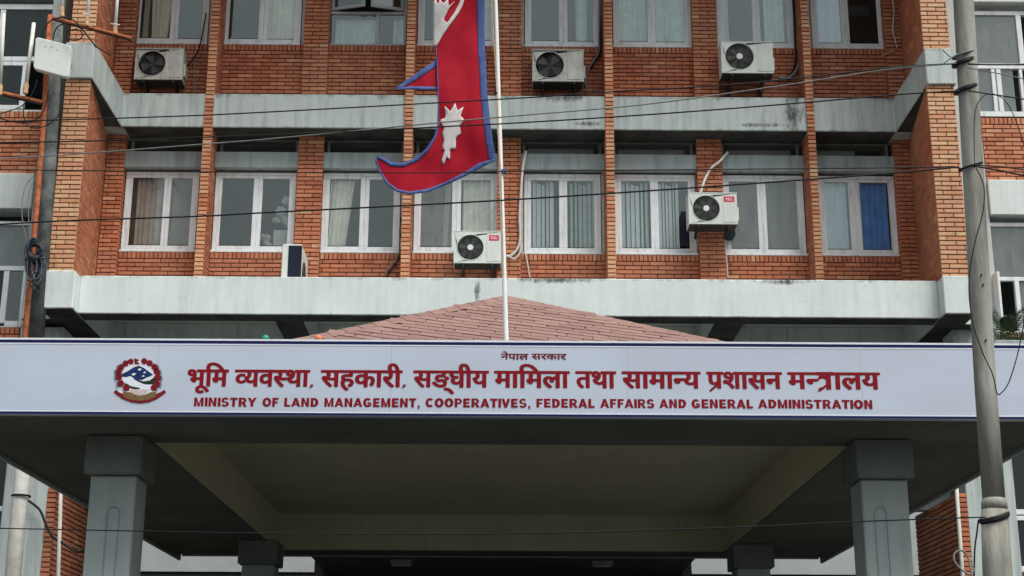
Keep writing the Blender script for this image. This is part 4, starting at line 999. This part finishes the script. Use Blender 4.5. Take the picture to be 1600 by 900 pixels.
AC1 = ac(211, 286, 76, 124, (237.5, 99, 21), 'old', 'grimy old grey air conditioner below the upper left corner window', hub=False)
AC2 = ac(832, 912, 78, 127, (859, 101.5, 22), 'old', 'old grey air conditioner right of the flagpole, under an upper window', hub=False)
AC3 = ac(1127, 1208, 66, 114, (1155.5, 88, 22), 'new', 'white air conditioner with pale hub overlapping the upper right window sill', Y=21.98, depth=.32)
AC4 = ac(709, 783, 362, 411, (735, 386.5, 20.5), 'new', 'white air conditioner with red logo just left of the flagpole base', logo=(764, 779.5, 367.5, 376), Y=22.12)
AC5 = ac(1076, 1152, 302, 350, (1103.5, 325.5, 21), 'new', 'white air conditioner with red logo mounted on the brick pier between lower windows', logo=(1131, 1147, 307, 315.5), Y=21.95, depth=.34, drop=.1, back=RP)
# dark rubber boards behind the pier-mounted unit
q = at(1070, 356, 22.5); MB().box(at(1064, 356, 22.5).x, at(1076, 356, 22.5).x, 22.46, 22.5, at(1070, 384, 22.5).z, at(1070, 331, 22.5).z).build('backing_board', 'navy_rubber', AC5, .01)
q = at(1138, 366, 22.5); MB().tube([(q.x, 22.46, q.z), (q.x, 22.5, q.z)], .11, 20).build('backing_board', 'navy_rubber', AC5)
# side-on unit standing on the lower beam
x0 = at(446, 412, 22.0).x; x1 = at(476, 412, 22.0).x; z0 = 7.95; z1 = at(460, 394, 22.0).z
t = thing('air_conditioner', ((x0+x1)/2, 22.0, z0), 'white air conditioner seen edge on, standing on the lower concrete beam', 'air conditioner', 'outdoor air conditioner units on the facade')
MB().box(x0, x1, 21.6, 22.38, z0+.06, z1).build('casing', 'ac_white', t, .012)
MB().box(at(450, 412, 21.6).x, at(471, 412, 21.6).x, 21.592, 21.5995, z0+.1, z1-.03).build('side_grille', 'navy_rubber', t)
for xx in (x0+.04, x1-.04): MB().box(xx-.02, xx+.02, 21.62, 22.36, z0, z0+.0595).build('foot', 'dark_metal', t)
gr = MB(); cyy, czz = 21.95, (z0+z1)/2+.04
for k in range(1, 6): gr.tube([(x1+.004+.012*(1-k/5), cyy+.04*k*math.cos(2*math.pi*i/20), czz+.04*k*math.sin(2*math.pi*i/20)) for i in range(21)], .003, 4, cap=False)
gr.build('fan_grille', 'ac_grille', t)
MB().tube([(x1-.0, cyy, czz), (x1+.002, cyy, czz)], .2, 24).build('fan_well', 'ac_fan', t)

# refrigerant pipes / hoses on the wall: parts of the unit they serve
def hose(unit, pts, r, mt, Y=22.45, name='hose'):
    MB().tube(smooth_pts([at(x, y, Y) if len(q_) == 2 else at(x, y, q_[2]) for q_ in pts for x, y in [q_[:2]]]), r, 7).build(name, mt, unit, smooth=True)
hose(AC5, [(1137, 238, 22.4), (1125, 252, 22.3), (1112, 262, 22.3), (1104, 275, 22.3), (1098, 290, 22.15), (1094, 303, 22.1)], .022, 'white_pipe')
hose(AC5, [(1134, 372), (1131, 385), (1135, 405), (1137, 435)], .014, 'white_pipe', 22.48)
hose(AC4, [(822, 236), (817, 262), (814, 300), (812, 340), (813, 372), (809, 388), (800, 398), (788, 402)], .022, 'white_pipe', 22.37)
hose(AC4, [(815, 380), (812, 395), (804, 404), (794, 400), (786, 398)], .016, 'white_pipe', 22.33)
hose(AC4, [(820, 393), (824, 410), (828, 434)], .010, 'white_pipe', 22.48)
hose(AC4, [(625, 392), (620, 402), (608, 418), (599, 432)], .012, 'grey_cable', 22.47); hose(AC4, [(628, 394), (623, 406), (612, 420), (604, 433)], .012, 'black_rubber', 22.47)
hose(AC4, [(627, 340), (625, 360), (628, 378), (626, 394)], .010, 'black_rubber', 22.45)
hose(AC3, [(1248, -20), (1249, 30), (1250, 75), (1249, 98), (1243, 112), (1231, 122), (1215, 121)], .028, 'grey_cable', 22.44)
hose(AC3, [(1241, -20), (1242, 60), (1244, 90), (1238, 112), (1222, 124)], .016, 'black_rubber', 22.46)
hose(AC2, [(941, -20), (940, 40), (938, 80), (928, 98), (918, 112), (913, 122)], .020, 'black_rubber', 22.46); hose(AC2, [(937, -20), (936, 60), (935, 82), (922, 104), (915, 124), (918, 142)], .014, 'grey_cable', 22.45)
hose(AC1, [(322, 20), (316, 55), (309, 80), (297, 98), (286, 112)], .012, 'black_rubber', 22.44); hose(AC1, [(304, 80), (304, 110), (303, 145)], .007, 'grey_cable', 22.46)
o = MB().tube(smooth_pts([at(*p, 22.36) for p in ((1391, -15), (1397, 15), (1395, 45), (1399, 65), (1402, 75))]), .012, 6).build('wall_cable', 'paper', BLD, smooth=True)
MB().tube(smooth_pts([at(*p, 22.36) for p in ((1398, 79), (1388, 82), (1376, 88))]), .010, 6).build('wall_cable', 'rust_pale', BLD, smooth=True)

# ------------------------------------------------------------------ right utility pole
UY = 10.4
def cen(xa, xb, y): p = at((xa+xb)/2, y, UY); r_ = (at(xb, y, UY)-at(xa, y, UY)).x/2; return p, r_
c0, r0_ = cen(1490, 1521, 5); c1, r1_ = cen(1523, 1556, 600); c2, r2_ = cen(1534, 1573, 790); c3, r3_ = cen(1535.5, 1580, 880)
dl = (c0-c3).normalized(); gp = c3-dl*((c3.z-.004)/dl.z)
UP_ = thing('utility_pole', (gp.x, gp.y, .0), 'thick weathered grey concrete utility pole at the right, carrying cables', 'utility pole')
cm = c2
MB().tube([gp, c3, c2-dl*.03], [r3_*1.10, r3_, r2_*1.03], 28).build('lower_section', 'pole_concrete', UP_, smooth=True)
MB().tube([c2-dl*.03, c2+dl*.015, c2+dl*.05], [r2_*1.0, r2_*1.02, r2_*.9], 28).build('collar', 'pole_concrete', UP_, smooth=True)
MB().tube([c2+dl*.0, c1, c0, c0+dl*2.2], [r2_*.90, r1_, r0_, r0_*.86], 28).build('shaft', 'pole_concrete', UP_, smooth=True)
def wrap(px, py, rad, thick, mt='black_rubber', turns=1, name='cable_wrap'):
    c = at(px, py, UY); pts = []
    for i in range(int(18*turns)+1):
        a_ = 2*math.pi*i/18; pts.append(c+Vector((rad*math.cos(a_), rad*math.sin(a_), .03*math.sin(a_+1)+.012*i/18)))
    MB().tube(pts, thick, 7).build(name, mt, UP_, smooth=True)
wrap(1506, 100, r0_*1.06, .011, turns=2); wrap(1506, 87, r0_*1.06, .010, 'grey_cable'); wrap(1509, 142, r0_*1.07, .012, turns=2); wrap(1517, 262, r0_*1.10, .009, turns=1.5); wrap(1554, 812, r2_*1.04, .016, turns=2)
for px, py in ((1533, 430), (1536, 445), (1540, 532)): 
    c = at(px, py, UY-r1_*1.0); MB().tube([c+Vector((0, -.012, 0)), c+Vector((0, .03, 0))], .007, 8).build('bolt', 'dark_metal', UP_)
def cable(pts, r, mt, label, group=None, name='power_cable', k=5):
    P3 = smooth_pts([at(x, y, Y) for x, y, Y in pts], k); m_ = sum(P3, Vector())/len(P3)
    t = MB().tube(P3, r, 7); o = t.build(name, mt, None, smooth=True); tag(o, label, 'cable', group); return o
GRP = 'overhead cables strung across the facade'
def Yl(x): return 10.28+(1500-x)/1500*1.0
def cb3(L): return [(x, y, Yl(x)) for x, y in L]
cable(cb3([(-60, 353), (0, 350.5), (100, 345), (310, 338), (400, 333), (627, 321.5), (800, 312), (1000, 299), (1200, 285), (1400, 270), (1498, 261)]), .0066, 'black_rubber', 'thickest black cable crossing the middle of the lower windows', GRP)
cable(cb3([(-60, 265), (80, 266), (310, 268.5), (650, 270), (850, 267), (1200, 264), (1400, 262), (1492, 260)]), .0045, 'black_rubber', 'nearly level thin black cable across the tops of the lower windows', GRP)
cable(cb3([(-60, 252), (0, 248), (130, 240), (310, 226), (400, 219), (560, 204), (640, 196), (800, 181.5), (1000, 164), (1200, 137), (1330, 117), (1400, 107), (1494, 99)]), .0052, 'grey_cable', 'pale grey cable rising from the left brick wing to the utility pole', GRP)
cable(cb3([(-60, 191), (0, 190), (100, 187), (250, 182.5), (400, 176), (800, 154), (950, 143.5), (1080, 136.5), (1200, 127), (1400, 105), (1495, 99.5)]), .0055, 'black_rubber', 'black cable crossing the upper half of the concrete band', GRP)
cable(cb3([(-60, 225), (0, 223), (150, 220), (330, 214), (540, 206), (700, 197.5), (800, 192.5), (1000, 180), (1200, 165), (1400, 148), (1500, 142)]), .0058, 'black_rubber', 'black cable running along the lower edge of the concrete band', GRP)
cable([(-60, 824, 12.0), (0, 825.5, 12.0), (230, 830, 11.9), (400, 833, 11.7), (640, 834.5, 11.4), (850, 833, 11.1), (1150, 824, 10.8), (1340, 815, 10.5), (1540, 808, 10.22)], .0050, 'black_rubber', 'lone black cable sagging beneath the canopy in front of the columns', GRP)
cable([(1512, 100, 10.25), (1545, 101, 10.2), (1600, 101, 10.1), (1680, 101, 10.0)], .0062, 'black_rubber', 'black cable leaving the utility pole level towards the right at window bar height', GRP)
cable([(1512, 106, 10.25), (1550, 113, 10.2), (1600, 123, 10.1), (1680, 140, 10.0)], .0042, 'grey_cable', 'thin grey cable sloping down right from the utility pole', GRP)
cable([(1514, 142, 10.25), (1540, 146, 10.2), (1600, 155, 10.1), (1680, 168, 10.0)], .0055, 'black_rubber', 'black cable leaving the pole beside the right wing window sill', GRP)
cable([(1520, 259, 10.25), (1560, 266, 10.2), (1600, 274, 10.1), (1680, 285, 10.0)], .0062, 'black_rubber', 'black cable leaving the pole just above the right wing concrete band', GRP)
cable([(1520, 258, 10.25), (1560, 260, 10.2), (1600, 265, 10.1), (1680, 275, 10.0)], .0045, 'black_rubber', 'upper of two black cables leaving the pole above the right wing band', GRP)
cable([(1523, 262, 10.24), (1522, 200, 10.24), (1526, 166, 10.24), (1539, 149, 10.24), (1556, 148, 10.24), (1574, 162, 10.24), (1590, 196, 10.24), (1603, 240, 10.24), (1610, 300, 10.24)], .0034, 'black_rubber', 'thin black cable looping up and over beside the pole at the right wing', None, 'loop_cable', 8)
cable([(1525, 262, 10.22), (1537, 290, 10.22), (1536, 330, 10.22), (1522, 385, 10.22), (1514, 440, 10.22), (1519, 500, 10.22), (1535, 550, 10.22), (1551, 585, 10.22), (1557, 612, 10.22), (1562, 616, 10.22), (1575, 600, 10.22), (1586, 568, 10.22), (1594, 535, 10.22), (1604, 480, 10.22)], .0042, 'black_rubber', 'long black cable hanging down the utility pole and looping up again', None, 'loop_cable', 8)
cable([(1523, 888, 10.2), (1517, 897, 10.2), (1505, 892, 10.2), (1492, 878, 10.2), (1491, 866, 10.2), (1500, 860, 10.2), (1510, 866, 10.2), (1516, 885, 10.2), (1520, 910, 10.2)], .007, 'grey_cable', 'pale cable coil beside the foot of the utility pole', None, 'loop_cable', 8)
cable([(1529, 812, 10.25), (1526, 835, 10.25), (1523, 860, 10.25), (1522, 905, 10.25)], .006, 'black_rubber', 'black cable tail dropping from the lowest strap on the utility pole', None, 'loop_cable', 8)
cable([(1473, 78, 10.2), (1481, 86, 10.2), (1492, 94, 10.2)], .0035, 'black_rubber', 'short loose black wire end left of the utility pole top', None, 'loop_cable', 6)
cable([(1475, 99, 10.2), (1487, 90, 10.2), (1497, 84, 10.2)], .005, 'grey_cable', 'pale wire rising to the upper strap of the utility pole', None, 'loop_cable', 6)

# ------------------------------------------------------------------ left pole, pipe mast, antenna
LY = 20.3
def LP(x, y): return at(x, y, 20.3)
t = thing('utility_pole', (at(29, 820, LY).x, LY, .12), 'dark weathered post at the left edge, painted white low down', 'post')
p1, p2, p3 = LP(88, 40), LP(55, 545), LP(33, 760); d = (p3-p2).normalized()
MB().tube([p1+Vector((0, 0, .04)), p1, LP(76, 270), p2], [.05, .10, .105, .11], 18).build('upper_shaft', 'pole_grey', t, smooth=True)
MB().tube([p2, p3, Vector((p3.x+.03, LY, .12))], [.11, .105, .11], 18).build('lower_shaft', 'white_pipe', t, smooth=True)
MB().tube([LP(33, 775)+Vector((.12*math.cos(a_), .12*math.sin(a_), 0)) for a_ in [2*math.pi*i/16 for i in range(17)]], .014, 6).build('strap', 'black_rubber', t)
q = MB().tube(smooth_pts([at(*p, 21.02) for p in ((20, 776), (36, 778), (55, 790), (64, 800), (72, 820), (82, 838), (100, 850), (120, 862), (135, 858))]), .018, 7).build('power_cable', 'black_rubber', None, smooth=True)
tag(q, 'dark cable stub curving from the white lower post to the brick return', 'cable')
MT = thing('antenna_mast', (at(40, 525, 20.1).x, 20.1, .12), 'rusty orange pipe mast with two slanting crossarms at the left edge', 'mast')
MY = 20.02
pp = [at(79, 24, MY), at(74, 90, MY), at(70, 160, MY), at(61, 280, MY), at(53, 372, MY), at(45, 450, MY), at(39, 528, MY)]
MB().tube(pp+[Vector((pp[-1].x+.02, MY, 6.3))], .038, 14).build('mast_pipe', 'rust', MT, smooth=True)
for (x0, y0, x1, y1, Y0, Y1, r) in ((82, 28, 205, 60, 19.96, 19.7, .026), (-30, 138, 66, 160, 19.9, 19.96, .032)):
    MB().tube([at(x0, y0, Y0), at(x1, y1, Y1)], r, 10).build('crossarm', 'rust', MT, smooth=True)
    MB().tube([at(x0+2, y0+3, Y0), at(x1, y1+3, Y1)], r*.6, 8).build('crossarm', 'dark_metal', MT)
for (x0, y0, x1, y1, r) in ((97, 20, 98, -60, .024), (136, 34, 143, -60, .022), (180, 50, 187, -60, .024), (0, 142, 6, 22, .026), (40, 140, 53, 36, .028)):
    a_, b_ = at(x0, y0, 19.8), at(x1, y1, 19.8); MB().tube([a_, b_], r, 12).build('rod', 'white_pipe' if r > .025 else 'pole_white', MT, smooth=True)
    MB().tube([a_-(b_-a_).normalized()*.06, a_+(b_-a_).normalized()*.09], r*1.35, 10).build('coupling', 'rust_pale', MT)
    if y0 < 60 and x0 > 130:
        c = at(x0+.8, y0-12, 19.78); MB().tube([c+Vector((-.07, 0, .01)), c+Vector((.06, 0, -.01))], .008, 6).build('clamp', 'pole_white', MT)
# flat panel antenna
AY = 19.72
co = [Vector(P(55.5, 57, AY)), Vector(P(112, 71, AY)), Vector(P(107, 121.5, AY)), Vector(P(51.5, 107, AY))]; ctr = sum(co, Vector((0, 0)))/4; poly = []
for i in range(4):
    p = co[i]; a_ = (co[i-1]-p).normalized(); b_ = (co[(i+1) % 4]-p).normalized(); r = .055
    for k in range(6):
        u = k/5; s1 = p+a_*r; s2 = p+b_*r; poly.append(tuple((1-u)**2*s1+2*u*(1-u)*p+u*u*s2))
AN = thing('flat_antenna', (ctr.x, AY, ctr.y-.2), 'white rounded flat panel antenna tilted on the rusty mast', 'antenna')
MB().plate([tuple(p) for p in poly], AY, AY+.09).build('panel', 'antenna_white', AN, .012)
for px, py in ((71, 72.5), (80.5, 73), (89.5, 77.5)):
    c = at(px, py, AY); MB().tube([(c.x, AY-.003, c.z), (c.x, AY+.002, c.z)], .013, 12).build('rivet', 'ac_old', AN)
MB().box(ctr.x-.05, ctr.x+.2, AY+.0905, AY+.3, ctr.y-.05, ctr.y+.03).build('mount', 'dark_metal', AN)
def lc(L, Y, r, mt, label): cable([(x, y, Y) for x, y in L], r, mt, label, 'loose cables round the left mast', 'loop_cable', 7)
lc([(64, 57), (70, 42), (82, 31), (98, 27), (112, 30), (126, 42), (138, 58), (150, 72), (162, 80), (173, 86)], 19.6, .010, 'black_rubber', 'black cable arching over the white antenna panel onto the brickwork')
lc([(83, 62), (86, 48), (94, 39), (106, 37), (118, 40), (130, 48), (142, 62), (150, 74)], 19.62, .009, 'black_rubber', 'second black cable arching from behind the panel to the pillar')
lc([(105, 57), (107, 49), (115, 46), (125, 48), (129, 54), (126, 60), (118, 63), (110, 62), (105, 57)], 19.64, .009, 'black_rubber', 'small ring of black cable against the left brick pillar')
lc([(0, 178), (12, 174), (30, 168), (42, 158), (52, 143), (58, 125)], 19.6, .008, 'black_rubber', 'black cable swinging up from the left edge to the panel foot')
lc([(-5, 183), (15, 189), (35, 192), (52, 189), (65, 178), (72, 160), (76, 140)], 19.58, .009, 'black_rubber', 'black cable slung below the lower crossarm')
lc([(36, 165), (38, 185), (45, 197), (60, 200), (78, 193), (92, 178), (96, 150)], 19.55, .008, 'black_rubber', 'deepest black cable loop hanging across the left post')
lc([(58, 272), (45, 283), (37, 300), (34, 325), (36, 350), (42, 376)], 19.8, .006, 'grey_cable', 'thin grey cable bowed left of the orange pipe')
lc([(57, 276), (48, 292), (44, 315), (45, 345), (47, 376)], 19.8, .006, 'grey_cable', 'thin grey cable close beside the orange pipe')
lc([(44, 440), (38, 460), (33, 485), (27, 512)], 19.8, .006, 'grey_cable', 'thin grey cable trailing across the lower left window')
CC = thing('cable_coil', at(54, 440, 19.85), 'tangled blue grey cable coil tied to the left post', 'cable coil')
random.seed(5)
for k in range(16):
    cx_, cy2 = 54+random.uniform(-2, 2), 391+random.uniform(-3, 5); rx, ry = random.uniform(7, 14), random.uniform(9, 17)
    Yk = 19.85+random.uniform(-.06, .06); ph = random.random()*6
    pts = [at(cx_+rx*math.cos(u), cy2+ry*math.sin(u), Yk+.03*math.sin(2*u+ph)) for u in [2*math.pi*i/16 for i in range(17)]]
    MB().tube(smooth_pts(pts, 2), .011, 6).build('coil_loop', 'cable_blue' if k % 3 else 'cable_grey', CC, smooth=True)
for k in range(14):
    cx_ = 55+random.uniform(-7, 8); rx = random.uniform(3, 9); Yk = 19.85+random.uniform(-.07, .05); y1 = random.uniform(425, 452)
    pts = [at(cx_-rx, 400, Yk), at(cx_-rx*1.1, (400+y1)/2, Yk), at(cx_-rx*.3, y1, Yk-.02), at(cx_+rx*.7, y1-8, Yk), at(cx_+rx, (400+y1)/2-6, Yk), at(cx_+rx*.8, 402, Yk)]
    MB().tube(smooth_pts(pts, 3), .010, 6).build('coil_loop', 'cable_grey' if k % 2 else 'cable_blue', CC, smooth=True)
MB().tube([at(37, 406, 19.75), at(71, 404, 19.75)], .008, 6).build('tie', 'black_rubber', CC)

# ------------------------------------------------------------------ fern on the right wing sill
FE = thing('fern_plant', at(1572, 529, 20.6), 'dark green fern growing at the open window behind the sign right end', 'plant')
random.seed(9); rootp = at(1574, 536, 20.65)
for k in range(22):
    az = random.uniform(-1.4, 1.4); L = random.uniform(.45, .75); mb = MB(); pts = []
    for i in range(9):
        u = i/8; pts.append(rootp+Vector((math.sin(az)*L*u*.9+random.uniform(-.12, .12)*(i == 0), -.3*L*u+random.uniform(-.02, .02), math.cos(az)*L*(u-.30*u*u)*.95)))
    pts = smooth_pts(pts, 2); mb.tube(pts, .004, 4)
    for i in range(2, len(pts)-1):
        t_ = (pts[i+1]-pts[i-1]).normalized(); s_ = t_.cross(Vector((0, -1, .3))).normalized(); ll = .075*(1-.6*i/len(pts))*random.uniform(.8, 1.2)
        for sg in (-1, 1):
            p = pts[i]; e_ = p+s_*sg*ll+t_*ll*.5+Vector((0, random.uniform(-.01, .01), -.01)); wv = t_*.010
            mb.add([p-wv*.6, p.lerp(e_, .5)-wv, e_, p.lerp(e_, .5)+wv, ], [(0, 1, 2, 3)])
    mb.build('frond', 'leaf', FE)
o = MB().box(rootp.x-.22, rootp.x+.3, 20.55, 21.0, 7.0, rootp.z+.02).build('planter', 'concrete_lintel', FE, .01)
